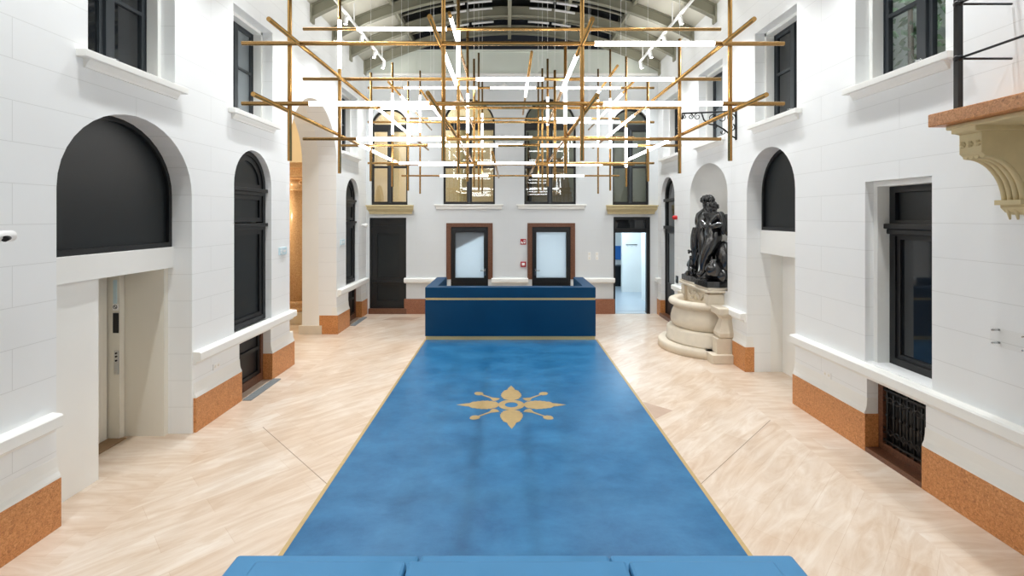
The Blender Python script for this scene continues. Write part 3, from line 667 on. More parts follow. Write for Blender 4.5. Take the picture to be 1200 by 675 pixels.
# tall arched windows
def end_window(x0, x1, zs, lab, pm):
    c = (x0+x1)/2; h = (x1-x0)/2; z0 = 3.06
    t = thing(nwin(), lab, 'window', (c, ZB+0.1, z0), kind='structure')
    MB().plate(arch(x0, x1, z0, zs, h), [arch(x0+0.06, x1-0.06, zs+0.06, zs+0.06, h-0.12), rect(x0+0.05, c-0.07, 4.16, zs-0.14), rect(c+0.07, x1-0.05, 4.16, zs-0.14), rect(x0+0.05, c-0.07, z0+0.09, 4.10), rect(c+0.07, x1-0.05, z0+0.09, 4.10)], back, 0.07, 0.15).build('window_frame', 'black', t)
    MB().box(c-0.03, c+0.03, ZB+0.045, ZB+0.08, z0+0.05, zs-0.1).build('mullion', 'grey_frame', t, bevel=0.006)
    MB().box(x0+0.02, x1-0.02, ZB+0.05, ZB+0.09, zs-0.13, zs+0.04).build('transom', 'black', t, bevel=0.008)
    MB().plate(arch(x0+0.03, x1-0.03, zs+0.02, zs, h-0.03), [], back, 0.115, 0.125).build('fanlight_pane', pm, t)
    for a, b in ((x0+0.04, c-0.05), (c+0.05, x1-0.04)): MB().box(a, b, ZB+0.115, ZB+0.125, z0+0.05, zs-0.1).build('pane', pm, t)
end_window(*BW[0], 'tall arched window above the black door, warm room behind', 'glass')
end_window(*BW[1], 'wide arched window above the first glazed door', 'glass_mirror')
end_window(*BW[2], 'wide arched window above the second glazed door, staircase behind', 'glass_mirror')
end_window(*BW[3], 'tall arched window above the lit doorway', 'glass_mirror')
# upper gallery behind: warm on the passage side, dim stair on the niche side
o = MB().box(-4.9, 0.06, 16.6, 16.8, 2.9, 6.6).box(-4.75, -4.6, 13.95, 16.6, 2.9, 6.6).box(0.0, 0.1, 13.95, 16.6, 2.9, 6.6).box(-4.75, 5.2, 13.95, 17.6, 6.6, 6.7).box(-4.75, 5.2, 13.95, 17.6, 2.86, 2.98).build('wall_gallery', 'beige')
tag(o, 'beige gallery walls behind the first two arched windows', 'wall', kind='structure')
o = MB().box(0.1, 5.2, 17.4, 17.6, 2.9, 6.6).box(5.0, 5.2, 13.95, 17.5, 2.9, 6.6).build('wall_stair_well', 'gable'); tag(o, 'grey stairwell walls behind the staircase window', 'wall', kind='structure')
mb = MB()
for i in range(11): mb.box(0.75, 1.95, 14.5+0.25*i, 14.78+0.25*i, 3.0, 3.02+0.16*(i+1))
o = mb.build('stair_flight', 'step'); tag(o, 'staircase treads visible through the third arched window', 'stairs')
t = thing('stair_railing', 'dark stair railing visible through the third arched window', 'railing', (0.68, 14.5, 3.0))
MB().tube((0.68, 14.5, 4.0), (0.68, 17.2, 5.7), 0.03, 8).build('handrail', 'iron', t)
for i in range(10): MB().tube((0.68, 14.55+0.27*i, 2.98), (0.68, 14.55+0.27*i, 4.03+0.17*i), 0.012, 6).build('baluster', 'iron', t)
for x, l in ((-3.55, 'tall pale column behind the first arched window'), (-1.45, 'tall pale column behind the second arched window')):
    t = thing('gallery_column', l, 'column', (x, 15.2, 2.98))
    MB().lathe((x, 15.2, 2.98), [(0.17, 0), (0.17, 0.1), (0.13, 0.16), (0.12, 2.4), (0.11, 2.7)], 20).build('shaft', 'sandstone', t)
    MB().lathe((x, 15.2, 5.66), [(0.11, 0), (0.15, 0.06), (0.18, 0.2)], 20).build('capital', 'sandstone', t)
for loc, e, c in (((-2.4, 15.4, 6.2), 95, (1, 0.94, 0.84)), ((-4.0, 15.0, 5.9), 40, (1, 0.94, 0.84)), ((2.6, 16.0, 6.3), 22, (1, 0.95, 0.9))):
    ld = bpy.data.lights.new('gallery_lamp', 'POINT'); ld.energy = e; ld.color = c; ld.shadow_soft_size = 0.2
    l = bpy.data.objects.new('gallery_lamp', ld); COL.objects.link(l); l.location = loc
# glazed doors behind the counter
for (x0, x1, z1), lab, nm, hs in ((G1, 'frosted glass door in brown marble surround, beside the black door', 'door_4', 1), (G2, 'frosted glass door in brown marble surround, beside the red fire signs', 'door_5', -1)):
    t = thing(nm, lab, 'door', ((x0+x1)/2, ZB+0.05, 0), kind='structure')
    MB().plate([(x0-0.13, 0.97), (x0, 0.97), (x0, z1), (x1, z1), (x1, 0.97), (x1+0.13, 0.97), (x1+0.13, z1+0.11), (x0-0.13, z1+0.11)], [], back, -0.03, 0.10).build('door_surround', 'marble', t, bevel=0.006)
    MB().plate(rect(x0, x1, 0.01, z1), [rect(x0+0.12, x1-0.12, bz(325.5), bz(272))], back, -0.01, 0.09).build('door_leaf', 'black', t)
    MB().plate(rect(x0+0.05, x1-0.05, bz(331), z1-0.05), [rect(x0+0.12, x1-0.12, bz(325.5), bz(272))], back, -0.03, 0.0).build('glazing_frame', 'black', t, bevel=0.006)
    MB().box(x0+0.1, x1-0.1, ZB+0.035, ZB+0.05, bz(327), bz(270)).build('pane', 'frost', t)
    if hs > 0: MB().plate([(x0+0.1, bz(292)), (x1-0.1, bz(275)), (x1-0.1, z1-0.06), (x0+0.1, z1-0.06)], [], back, 0.056, 0.085).build('shade_blocker', 'grey_frame', t)  # added dark sheet behind the frosted pane, blocks backlight to shape the diagonal shade
    hx = x0+0.09 if hs < 0 else x1-0.09
    MB().tube((hx, ZB-0.03, 1.22), (hx, ZB-0.085, 1.22), 0.012, 8).tube((hx, ZB-0.08, 1.22), (hx-hs*0.12, ZB-0.08, 1.22), 0.011, 8).box(hx-0.018, hx+0.018, ZB-0.038, ZB-0.028, 1.08, 1.28).build('handle', 'chrome', t)
o = MB().box(-2.1, 2.2, 16.2, 16.3, 0, 2.86).box(-2.1, -2.0, 13.95, 16.2, 0, 2.86).box(2.1, 2.2, 13.95, 16.2, 0, 2.86).box(-2.1, 2.2, 13.95, 16.3, 2.78, 2.86).build('wall_back_room', 'white'); tag(o, 'white walls of the room behind the frosted doors', 'wall', kind='structure')
def area(name, loc, sx, sy, e, c, rot=(0, 0, 0)):
    ld = bpy.data.lights.new(name, 'AREA'); ld.shape = 'RECTANGLE'; ld.size = sx; ld.size_y = sy; ld.energy = e; ld.color = c
    l = bpy.data.objects.new(name, ld); COL.objects.link(l); l.location = loc; l.rotation_euler = rot
area('back_room_lamp', (0.05, 15.3, 2.7), 3.4, 0.8, 72, (0.84, 0.93, 1.0))
# lit doorway and corridor
x0, x1, z1 = DR; t = thing('door_6', 'open glazed doorway with dark frame and blue lit corridor', 'door', ((x0+x1)/2, ZB+0.1, 0), kind='structure')
zt = bz(271)
MB().plate([(x0, 0), (x0+0.045, 0), (x0+0.045, z1-0.08), (x1-0.09, z1-0.08), (x1-0.09, 0), (x1, 0), (x1, z1), (x0, z1)], [], back, -0.02, 0.12).build('door_frame', 'black', t)
MB().box(x0+0.05, x1-0.05, ZB+0.0, ZB+0.1, zt-0.04, zt+0.08).build('transom', 'black', t)
MB().box(x0+0.05, x1-0.05, ZB+0.05, ZB+0.06, zt+0.05, z1-0.05).build('transom_pane', 'night_glass', t)
MB().box(x0+0.07, x1-0.09, ZB+0.0, ZB+0.35, 0.001, 0.008).build('threshold', 'pale_floor', t)
o = MB().box(2.6, 5.4, 13.95, 19.4, 0.0, 0.012).build('floor_corridor', 'pale_floor'); tag(o, 'pale blue grey corridor floor beyond the open doorway', 'floor', kind='structure')
o = MB().box(4.36, 4.5, 13.95, 15.9, 0.012, 2.86).box(5.3, 5.4, 13.95, 19.4, 0.012, 2.86).box(4.09, 5.3, 17.4, 17.6, 0.012, 2.86).box(2.5, 2.62, 13.95, 19.4, 0.012, 2.86).box(2.5, 5.4, 19.4, 19.5, 0.012, 2.86).box(2.5, 5.4, 13.95, 19.5, 2.80, 2.86).build('wall_corridor', 'white')
tag(o, 'white corridor walls beyond the open doorway', 'wall', kind='structure')
o = MB().box(4.0, 5.0, 19.34, 19.39, 1.0, 1.55).build('wall_panel', 'blue_paint'); tag(o, 'bright blue panel at the end of the corridor', 'wall panel')
o = MB().box(4.1, 4.8, 18.8, 19.25, 0.012, 0.8).build('corridor_cabinet', 'dark_panel', bevel=0.01); tag(o, 'dark low cabinet at the end of the corridor', 'cabinet')
t = thing('coat_hook_rail', 'small hook rail on the corridor wall beyond the doorway', 'hook rail', (4.36, 17.39, 1.7))
MB().box(4.22, 4.62, 17.38, 17.398, 1.70, 1.73).build('rail', 'chrome', t)
for x in (4.27, 4.42, 4.57): MB().path([(x, 17.38, 1.71), (x, 17.34, 1.70), (x, 17.33, 1.67), (x, 17.34, 1.65)], 0.006, 6).build('hook', 'chrome', t)
area('corridor_lamp', (3.7, 16.0, 2.75), 0.7, 2.4, 62, (0.66, 0.84, 1.0))
area('corridor_lamp', (3.5, 18.6, 2.75), 0.7, 0.8, 5, (0.55, 0.78, 1.0))

# ------------------------------------------------------------------ niche, fountain, statue
c0 = sum(NI)/2; hw = (NI[1]-NI[0])/2; NZ = 3.2; NRISE = 0.66; ND = 0.50
mb = MB(); n = 20; vs = []; rows = []
zs_ = [1.3, 1.8, 2.4, 3.0, NZ]
for z in zs_: rows.append([(WX(1, ND*math.sin(PI*i/n)), c0+hw*math.cos(PI*i/n), z) for i in range(n+1)])
for k in range(1, 9):
    a = k/8*PI/2
    rows.append([(WX(1, ND*math.sin(PI*i/n)*math.cos(a)), c0+hw*math.cos(PI*i/n)*math.cos(a), NZ+NRISE*math.sin(a)) for i in range(n+1)])
vs = [p for r in rows for p in r]; k = n+1
mb.add(vs, [(i*k+j, i*k+j+1, (i+1)*k+j+1, (i+1)*k+j) for i in range(len(rows)-1) for j in range(n)], True)
mb.add(rows[0], [tuple(range(n+1))])
o = mb.build('wall_niche', 'white'); tag(o, 'white curved niche behind the black statue', 'wall', kind='structure')
FC = (WR, 10.15, 0.0)
t = thing('wall_fountain', 'pale limestone wall fountain with round basin and steps under the black statue', 'fountain', FC)
A0, A1_ = PI/2, 1.5*PI
def half(prof, nm, m='limestone'): return MB().lathe(FC, prof, 30, A0, A1_).build(nm, m, t)
half([(1.02, 0), (1.02, 0.13), (0.99, 0.165), (0.5, 0.165)], 'lower_step')
half([(0.84, 0.165), (0.86, 0.19), (0.84, 0.21), (0.84, 0.41), (0.80, 0.45), (0.5, 0.45)], 'upper_step')
half([(0.70, 0.45), (0.72, 0.47), (0.755, 0.52), (0.765, 0.58), (0.76, 0.65), (0.735, 0.75), (0.70, 0.82), (0.69, 0.84), (0.705, 0.86), (0.705, 0.88), (0.4, 0.88)], 'basin')
half([(0.58, 0.885), (0.74, 0.885), (0.79, 0.91), (0.81, 0.95), (0.79, 1.0), (0.74, 1.02), (0.66, 1.02), (0.62, 0.99), (0.60, 0.93), (0.58, 0.885)], 'basin_rim')
for sg in (-1, 1):
    y = FC[1]+sg*0.98
    MB().box(WR, WR-0.42, y-0.21, y+0.21, 0, 0.165).build('step_block', 'limestone', t, bevel=0.008)
    MB().box(WR, WR-0.30, y-0.12-0.0*sg, y+0.10, 0.165, 0.45).build('pilaster_foot', 'limestone', t, bevel=0.008)
    q = MB(); prof = [(0.10, 0.45), (0.13, 0.48), (0.14, 0.55), (0.10, 0.68), (0.07, 0.80), (0.09, 0.84), (0.12, 0.88)]
    for i in range(len(prof)-1):
        (r0, za), (r1, zb) = prof[i], prof[i+1]
        vs = [(WR, y-r0, za), (WR-0.12-r0, y-r0, za), (WR-0.12-r0, y+r0, za), (WR, y+r0, za), (WR, y-r1, zb), (WR-0.12-r1, y-r1, zb), (WR-0.12-r1, y+r1, zb), (WR, y+r1, zb)]
        q.add(vs, [(0, 1, 5, 4), (1, 2, 6, 5), (2, 3, 7, 6), (3, 2, 1, 0), (4, 5, 6, 7), (0, 4, 7, 3)])
    q.build('pilaster', 'limestone', t, weld=False)
    MB().box(WR, WR-0.27, min(y-0.15, FC[1]+sg*0.70), max(y+0.13, FC[1]+sg*0.70), 0.885, 1.02).build('rim_return', 'limestone', t, bevel=0.02)
ped = MB().box(WR, WR-0.26, 9.48, 10.82, 0.89, 1.24).box(WR, WR-0.32, 9.42, 9.62, 0.89, 1.22).box(WR, WR-0.32, 10.68, 10.88, 0.89, 1.22).build('pedestal', 'limestone', t, bevel=0.01)
MB().box(WR+0.06, WR-0.36, 9.38, 10.92, 1.25, 1.30).box(WR+0.06, WR-0.33, 9.40, 10.90, 1.30, 1.345).build('pedestal_cornice', 'limestone', t, bevel=0.012)
q = MB(); xx = WR-0.27
q.ball((xx, 10.15, 1.08), 0.085, 12, 8, 0.7, 0.9, 1.1)
for sg in (-1, 1):
    q.ball((xx-0.05, 10.15+sg*0.03, 1.11), 0.02, 8, 6); q.ball((xx-0.03, 10.15+sg*0.06, 1.15), 0.03, 8, 6)
    q.path([(xx-0.01, 10.15+sg*(0.10+0.3*i/8), 1.14-0.10*math.sin(i/8*PI)) for i in range(9)], [0.035-0.002*i for i in range(9)], 8)
q.ball((xx-0.07, 10.15, 1.08), 0.02, 8, 6); q.tube((xx-0.03, 10.15, 1.04), (xx-0.13, 10.15, 1.03), 0.018, 8)
q.build('carved_mask', 'limestone', ped)

def P(px, py, d): return Vector(((px-596)/F*d, d, H+(253-py)/F*d))
def skin(name, joints, edges, root, m, parent, sub=2, bulk=1.0):
    joints = dict(joints); es = []
    for a, b in edges:        # a muscle belly partway along every limb
        if a[0] in 'hksea' and b[0] in 'kahfet' and len(a) == 2 and len(b) == 2 and (a[0], b[0]) in (('h', 'k'), ('k', 'a'), ('s', 'e'), ('e', 'h')):
            (pa, ra), (pb, rb) = joints[a], joints[b]; k = a+b
            joints[k] = (pa.lerp(pb, 0.38), max(ra, rb)*1.08 if a[0] in 'hs' else (ra+rb)/2*1.28)
            es += [(a, k), (k, b)]
        else: es.append((a, b))
    edges = es
    joints = {k: (p, tuple(v*bulk for v in r) if isinstance(r, tuple) else r*bulk) for k, (p, r) in joints.items()}
    me = bpy.data.meshes.new(name+'_bones'); keys = list(joints); idx = {k: i for i, k in enumerate(keys)}
    me.from_pydata([joints[k][0] for k in keys], [(idx[a], idx[b]) for a, b in edges], []); me.update()
    ob = bpy.data.objects.new(name+'_bones', me); COL.objects.link(ob)
    sm = ob.modifiers.new('skin', 'SKIN'); sm.use_smooth_shade = True
    sl = me.skin_vertices[0].data if me.skin_vertices else None
    if sl is None:
        bm = bmesh.new(); bm.from_mesh(me); lay = bm.verts.layers.skin.verify(); bm.to_mesh(me); bm.free(); sl = me.skin_vertices[0].data
    for i, k in enumerate(keys):
        r = joints[k][1]; sl[i].radius = (r, r) if not isinstance(r, tuple) else r; sl[i].use_root = (k == root)
    sb = ob.modifiers.new('sub', 'SUBSURF'); sb.levels = sb.render_levels = sub
    bpy.context.view_layer.update()
    dg = bpy.context.evaluated_depsgraph_get(); mesh = bpy.data.meshes.new_from_object(ob.evaluated_get(dg))
    bpy.data.objects.remove(ob)
    off = WLOC[parent.name]
    for v in mesh.vertices: v.co -= off
    for p in mesh.polygons: p.use_smooth = True
    mesh.name = name; mesh.materials.clear(); mesh.materials.append(M[m])
    o = bpy.data.objects.new(name, mesh); COL.objects.link(o); o.parent = parent; WLOC[o.name] = off.copy()
    return o
ST = thing('bronze_statue', 'black bronze statue of two embracing standing figures in the wall niche', 'statue', (4.2, 10.05, 1.345))
MB().plate([(9.42, 3.86), (9.95, 3.82), (10.1, 3.90), (10.75, 3.84), (10.9, 4.0), (10.8, 4.45), (9.6, 4.45), (9.40, 4.1)], [], lambda u, v, w_: (v, u, w_), 1.345, 1.47).build('plinth', 'bronze', ST, bevel=0.012)
q = MB()
for (px, py, d, r, sx, sy, sz) in ((846, 322, 9.5, 0.2, .8, 1, .8), (828, 325, 10.0, 0.2, .8, 1.2, .5), (812, 325, 10.6, 0.2, .9, 1, .6), (838, 322, 9.8, 0.22, 1, 1, .6), (848, 305, 9.55, 0.26, .6, .9, 1.5)):
    c = P(px, py, d); q.ball((c.x, c.y, max(c.z, 1.46)), r, 10, 7, sx, sy, sz)
q.build('rocky_ground', 'bronze', ST)
# front figure
J = {'pelvis': (P(836, 273, 9.75), (0.15, 0.13)), 'waist': (P(834, 266, 9.76), (0.12, 0.11)), 'chest': (P(834, 256, 9.78), (0.16, 0.13)), 'neck': (P(835, 249.5, 9.78), 0.06), 'head': (P(834.5, 245, 9.76), (0.085, 0.095)), 'crown': (P(835, 241, 9.76), (0.07, 0.08)),
     'sn': (P(844, 252, 9.55), 0.075), 'en': (P(848.5, 262, 9.48), 0.058), 'hn': (P(836, 265.5, 9.5), 0.042), 'fn': (P(830, 264, 9.6), 0.035),
     'sf': (P(827, 252, 9.95), 0.07), 'ef': (P(822.5, 260, 9.95), 0.055), 'hf': (P(829, 267, 9.75), 0.04),
     'h1': (P(839, 277, 9.64), 0.13), 'k1': (P(827.5, 297, 9.66), 0.09), 'a1': (P(823.5, 318, 9.72), 0.055), 't1': (P(817.5, 323.5, 9.72), 0.045),
     'h2': (P(833, 277, 9.9), 0.12), 'k2': (P(838, 297, 9.8), 0.085), 'a2': (P(842, 317, 9.65), 0.055), 't2': (P(837, 322.5, 9.6), 0.045)}
E = [('pelvis', 'waist'), ('waist', 'chest'), ('chest', 'neck'), ('neck', 'head'), ('head', 'crown'), ('chest', 'sn'), ('sn', 'en'), ('en', 'hn'), ('hn', 'fn'), ('chest', 'sf'), ('sf', 'ef'), ('ef', 'hf'),
     ('pelvis', 'h1'), ('h1', 'k1'), ('k1', 'a1'), ('a1', 't1'), ('pelvis', 'h2'), ('h2', 'k2'), ('k2', 'a2'), ('a2', 't2')]
fig = skin('front_figure', J, E, 'pelvis', 'bronze', ST, bulk=1.22)
def face_hair(c, r, fig, curls=16, nose=(-1, 0, 0)):
    c = Vector(c); nv = Vector(nose).normalized(); q = MB()
    q.ball(c+nv*r*0.95, r*0.20, 8, 6, 1, .7, 1.4); up = Vector((0, 0, 1)); sdv = nv.cross(up)
    for sg in (-1, 1):
        q.ball(c+nv*r*0.78+sdv*sg*r*0.36+up*r*0.25, r*0.17, 8, 6); q.ball(c+sdv*sg*r*0.92, r*0.22, 8, 6, .6, .6, 1.2)
    q.ball(c+nv*r*0.75-up*r*0.45, r*0.22, 8, 6, 1, 1.3, .6); q.ball(c+nv*r*0.66-up*r*0.8, r*0.26, 8, 6)
    q.build('face', 'bronze', fig)
    q = MB()
    for i in range(curls):
        a = i*2.399; h_ = 0.15+0.85*i/curls; rr = math.sqrt(max(0, 1-h_*h_*0.9))
        p = c+Vector((math.cos(a)*rr, math.sin(a)*rr, h_))*r*1.02-nv*r*0.15; q.ball(p, r*0.36, 8, 6)
    q.build('hair', 'bronze', fig)
face_hair(P(834.5, 244, 9.76), 0.10, fig, 14, (-0.8, -0.6, -0.2))
# rear figure
J = {'pelvis': (P(822, 271, 10.25), (0.14, 0.12)), 'waist': (P(823.5, 263, 10.22), (0.11, 0.10)), 'chest': (P(825, 254, 10.18), (0.15, 0.12)), 'neck': (P(827.5, 244.5, 10.12), 0.058), 'head': (P(828.5, 238.5, 10.08), (0.085, 0.095)), 'crown': (P(828, 234, 10.06), (0.07, 0.08)),
     'sn': (P(832, 250, 9.98), 0.07), 'en': (P(838, 258, 9.9), 0.055), 'hn': (P(831, 263, 9.62), 0.04),
     'sf': (P(819.5, 252, 10.36), 0.068), 'ef': (P(817, 263, 10.40), 0.053), 'hf': (P(825, 266, 10.1), 0.038),
     'h1': (P(825, 276, 10.15), 0.12), 'k1': (P(824, 297, 10.1), 0.085), 'a1': (P(828, 318, 10.1), 0.052), 't1': (P(824, 323.5, 10.02), 0.042),
     'h2': (P(819, 276, 10.36), 0.125), 'k2': (P(815.5, 294, 10.38), 0.085), 'a2': (P(815, 318, 10.45), 0.052), 't2': (P(811, 323, 10.40), 0.042)}
E = [('pelvis', 'waist'), ('waist', 'chest'), ('chest', 'neck'), ('neck', 'head'), ('head', 'crown'), ('chest', 'sn'), ('sn', 'en'), ('en', 'hn'), ('chest', 'sf'), ('sf', 'ef'), ('ef', 'hf'),
     ('pelvis', 'h1'), ('h1', 'k1'), ('k1', 'a1'), ('a1', 't1'), ('pelvis', 'h2'), ('h2', 'k2'), ('k2', 'a2'), ('a2', 't2')]
fig2 = skin('rear_figure', J, E, 'pelvis', 'bronze', ST, bulk=1.12)
face_hair(P(828.5, 236.5, 10.07), 0.115, fig2, 22, (-0.8, -0.5, -0.1))
# drapery over hips and thighs
def folds(pa, pb, ra, rb, n, name, par, a0=0.0, a1=2*PI, seed=1, r=0.04):
    rnd = random.Random(seed); pa, pb = Vector(pa), Vector(pb); q = MB()
    for i in range(n):
        a = a0+(a1-a0)*i/n; pts = []; sw = rnd.uniform(-0.5, 0.5); end = rnd.uniform(0.8, 1.0)
        for j in range(9):
            u = j/8*end; c = pa.lerp(pb, u); rr = ra+(rb-ra)*u; aa = a+sw*u+0.12*math.sin(5*u+i)
            pts.append((c.x+rr*math.cos(aa), c.y+rr*1.15*math.sin(aa), c.z))
        q.path(pts, [r*(0.8+0.5*math.sin(PI*min(1, j/8+0.15)))*(1.0 if j < 8 else 0.4) for j in range(9)], 7)
    q.build(name, 'bronze', par, weld=False)
folds(P(822, 267, 10.25), P(818, 296, 10.32), 0.13, 0.13, 15, 'drapery', fig2, seed=3, r=0.045)
folds(P(842, 252, 9.62), P(844, 276, 9.6), 0.12, 0.14, 9, 'cloak', fig, -1.6, 2.2, seed=5, r=0.05)
# small crouching figure and round vessel at their feet
J = {'pelvis': (P(812, 319, 10.5), 0.10), 'chest': (P(811, 309, 10.5), 0.095), 'neck': (P(810.5, 303, 10.48), 0.045), 'head': (P(810, 299, 10.46), 0.07), 's1': (P(815, 306, 10.38), 0.045), 'e1': (P(818, 300, 10.3), 0.038), 'h1': (P(819, 294, 10.3), 0.03),
     's2': (P(808, 307, 10.6), 0.045), 'e2': (P(806, 313, 10.6), 0.036), 'k1': (P(809, 314, 10.35), 0.06), 'a1': (P(812, 323, 10.3), 0.04), 'k2': (P(806.5, 318, 10.5), 0.055), 'a2': (P(806, 324.5, 10.5), 0.04)}
E = [('pelvis', 'chest'), ('chest', 'neck'), ('neck', 'head'), ('chest', 's1'), ('s1', 'e1'), ('e1', 'h1'), ('chest', 's2'), ('s2', 'e2'), ('pelvis', 'k1'), ('k1', 'a1'), ('pelvis', 'k2'), ('k2', 'a2')]
fig3 = skin('child_figure', J, E, 'pelvis', 'bronze', ST)
c = P(810, 298, 10.46); q = MB()
for i in range(10):
    a = i*2.399; q.ball((c.x+0.05*math.cos(a), c.y+0.05*math.sin(a), c.z+0.03+0.005*i), 0.028, 7, 5)
q.build('hair', 'bronze', fig3)
c = P(836.5, 315, 9.5)
MB().lathe((c.x, c.y, c.z-0.17), [(0.06, 0), (0.13, 0.05), (0.17, 0.16), (0.14, 0.26), (0.06, 0.31), (0.08, 0.36), (0.05, 0.36)], 20).build('vessel', 'bronze', ST)

# ------------------------------------------------------------------ scrolled bracket, balcony
t = thing('iron_sign_bracket', 'black scrolled wrought iron bracket jutting from the wall beside the statue niche', 'bracket', (WR, 8.92, 4.18))
y = 8.92
MB().tube((WR, y, 4.68), (3.2, y, 4.64), 0.016, 8).tube((3.2, y, 4.64), (3.2, y, 4.56), 0.012, 8).ball((3.2, y, 4.55), 0.024, 8, 6).build('top_bar', 'iron', t)
MB().box(WR-0.015, WR, y-0.03, y+0.03, 4.15, 4.75).build('wall_plate', 'iron', t)
MB().path([(WR-0.01, y, 4.18), (WR-0.1, y, 4.23), (WR-0.22, y, 4.34), (WR-0.36, y, 4.42), (WR-0.5, y, 4.44), (WR-0.6, y, 4.52), (WR-0.64, y, 4.64)], 0.014, 8).build('brace', 'iron', t)
def scroll(c, r, a0, turns, sg, par):
    pts = []
    for j in range(22):
        u = j/21; a = a0+sg*turns*2*PI*u; rr = r*(1-0.75*u); pts.append((c[0]+rr*math.cos(a), y, c[1]+rr*math.sin(a)))
    MB().path(pts, [0.011-0.005*j/21 for j in range(22)], 6).build('scroll', 'iron', par)
for c, r, a0, tr, sg in (((WR-0.10, 4.56), 0.085, 0, 1.4, 1), ((WR-0.10, 4.38), 0.075, 1, 1.4, -1), ((WR-0.27, 4.55), 0.085, PI, 1.5, -1), ((WR-0.44, 4.55), 0.07, 0.5, 1.4, 1), ((WR-0.40, 4.40), 0.05, 2, 1.3, -1), ((WR-0.72, 4.58), 0.06, PI/2, 1.4, 1), ((WR-0.84, 4.58), 0.05, PI/2, 1.4, -1), ((WR-0.24, 4.30), 0.05, 3, 1.2, 1), ((WR-0.95, 4.58), 0.035, PI/2, 1.3, 1)):
    scroll(c, r, a0, tr, sg, t)
# balcony slab
t = thing('balcony', 'balcony corner with reddish stone slab, carved console and black rail on the niche side wall', 'balcony', (WR, 2.6, 2.8))
MB().box(3.62, WR, 0.9, 4.18, 3.512, 3.622).build('slab', 'granite', t, bevel=0.008)
MB().box(3.70, WR, 1.0, 4.10, 3.47, 3.512).build('slab_moulding', 'sandstone', t, bevel=0.01)
def console(yc, w_):
    # S-curved bracket, profile in X-Z, width along Y; the front carries ridges and three rosettes
    f = [(WR, 3.47), (3.71, 3.47), (3.715, 3.43), (3.76, 3.42), (3.76, 3.26), (3.79, 3.235)]
    for i in range(13):
        a = i/12*PI/2; f.append((3.79+0.33*math.sin(a), 3.235-0.38*(1-math.cos(a))))
    f += [(4.10, 2.84), (4.10, 2.82), (4.14, 2.78), (WR, 2.76)]
    k = MB().plate(f, [], lambda u, v, w: (u, w, v), yc-w_/2, yc+w_/2).build('console', 'sandstone', t)
    for j in range(4):
        yy = yc-w_/2+w_*(j+0.5)/4; pts = []
        for i in range(13):
            a = i/12*PI/2; pts.append((3.785+0.33*math.sin(a), yy, 3.235-0.38*(1-math.cos(a))))
        MB().path(pts, w_/9, 8).build('ridge', 'sandstone', k)
    for j in range(3):
        yy = yc-w_/2+w_*(j+0.5)/3; q = MB().ball((3.757, yy, 3.335), 0.020, 10, 6)
        for i in range(6): q.ball((3.757, yy+0.018*math.cos(i*PI/3), 3.335+0.018*math.sin(i*PI/3)), 0.010, 6, 5)
        q.build('rosette', 'sandstone', k)
    MB().box(3.70, WR, yc-w_/2-0.012, yc+w_/2+0.012, 3.43, 3.475).build('abacus', 'sandstone', k, bevel=0.006)
    q = MB().box(4.06, WR, yc-w_/2-0.01, yc+w_/2+0.01, 2.84, 2.88)
    for j in range(3):
        yy = yc-w_/2+w_*(j+0.5)/3; q.tube((4.13, yy, 2.84), (4.15, yy, 2.72), 0.026, 6, 0.008)
    q.build('foot', 'sandstone', k)
console(3.94, 0.19); console(1.6, 0.19)
px_, py_ = 3.745, 4.03
MB().box(px_-0.021, px_+0.021, py_-0.021, py_+0.021, 3.622, 4.95).build('rail_post', 'iron', t)
MB().box(px_-0.02, px_+0.02, 1.13, 1.17, 3.622, 4.95).build('rail_post', 'iron', t)
for z in (4.06, 4.515, 4.92):
    MB().tube((px_, py_, z), (WR-0.01, py_, z), 0.010, 8).build('end_rail', 'iron', t)
    MB().tube((px_, py_, z), (px_, 1.15, z), 0.010, 8).build('front_rail', 'iron', t)
    MB().ball((px_, py_, z), 0.034, 10, 7).build('rail_boss', 'iron', t)

# ------------------------------------------------------------------ blue floor field with gold emblem
XA, XB = -1.825, 1.935
o = MB().box(XA, XB, 0.6, 10.75, 0.0, 0.004).build('floor_panel', 'blue_floor'); tag(o, 'long blue poured floor panel down the middle of the hall', 'floor panel')
for x0, x1, l in ((XA-0.04, XA, 'on the passage side'), (XB, XB+0.04, 'on the niche side')):
    o = MB().box(x0, x1, 0.6, 10.75, 0.0, 0.0055).build('brass_strip', 'gold'); tag(o, 'thin gold edging strip of the blue floor panel '+l, 'edging strip')
def strip(p, q, w_, nm, m, lab):
    p, q = Vector(p), Vector(q); d = (q-p).normalized(); n_ = Vector((-d.y, d.x))*w_/2; z = 0.0008
    c = [p-n_, q-n_, q+n_, p+n_]
    o = MB().add([(v.x, v.y, e) for e in (0, z) for v in c], [(0, 3, 2, 1), (4, 5, 6, 7), (0, 1, 5, 4), (1, 2, 6, 5), (2, 3, 7, 6), (3, 0, 4, 7)]).build(nm, m); tag(o, lab, 'trim', kind='structure')
M['joint'] = mat('floor_joint', srgb(150, 132, 114), 0.8)
M['dark_plank'] = mat('brown_travertine', srgb(184, 158, 138), 0.35, noise=0.15, scale=5)
strip((-3.2, 6.3), (-1.87, 4.97), 0.008, 'trim_90', 'joint', 'diagonal movement joint in the floor on the passage side')
strip((1.98, 4.97), (3.52, 6.51), 0.008, 'trim_91', 'joint', 'diagonal movement joint in the floor on the niche side')
MB_ = MB().plate([(1.985, 6.55), (2.32, 6.84), (2.12, 7.02), (1.985, 7.16)], [], lambda u, v, w_: (u, v, w_), 0.0, 0.0009).build('trim_92', 'dark_plank'); tag(MB_, 'small brown corner piece of floor beside the blue panel', 'floor piece', kind='structure')
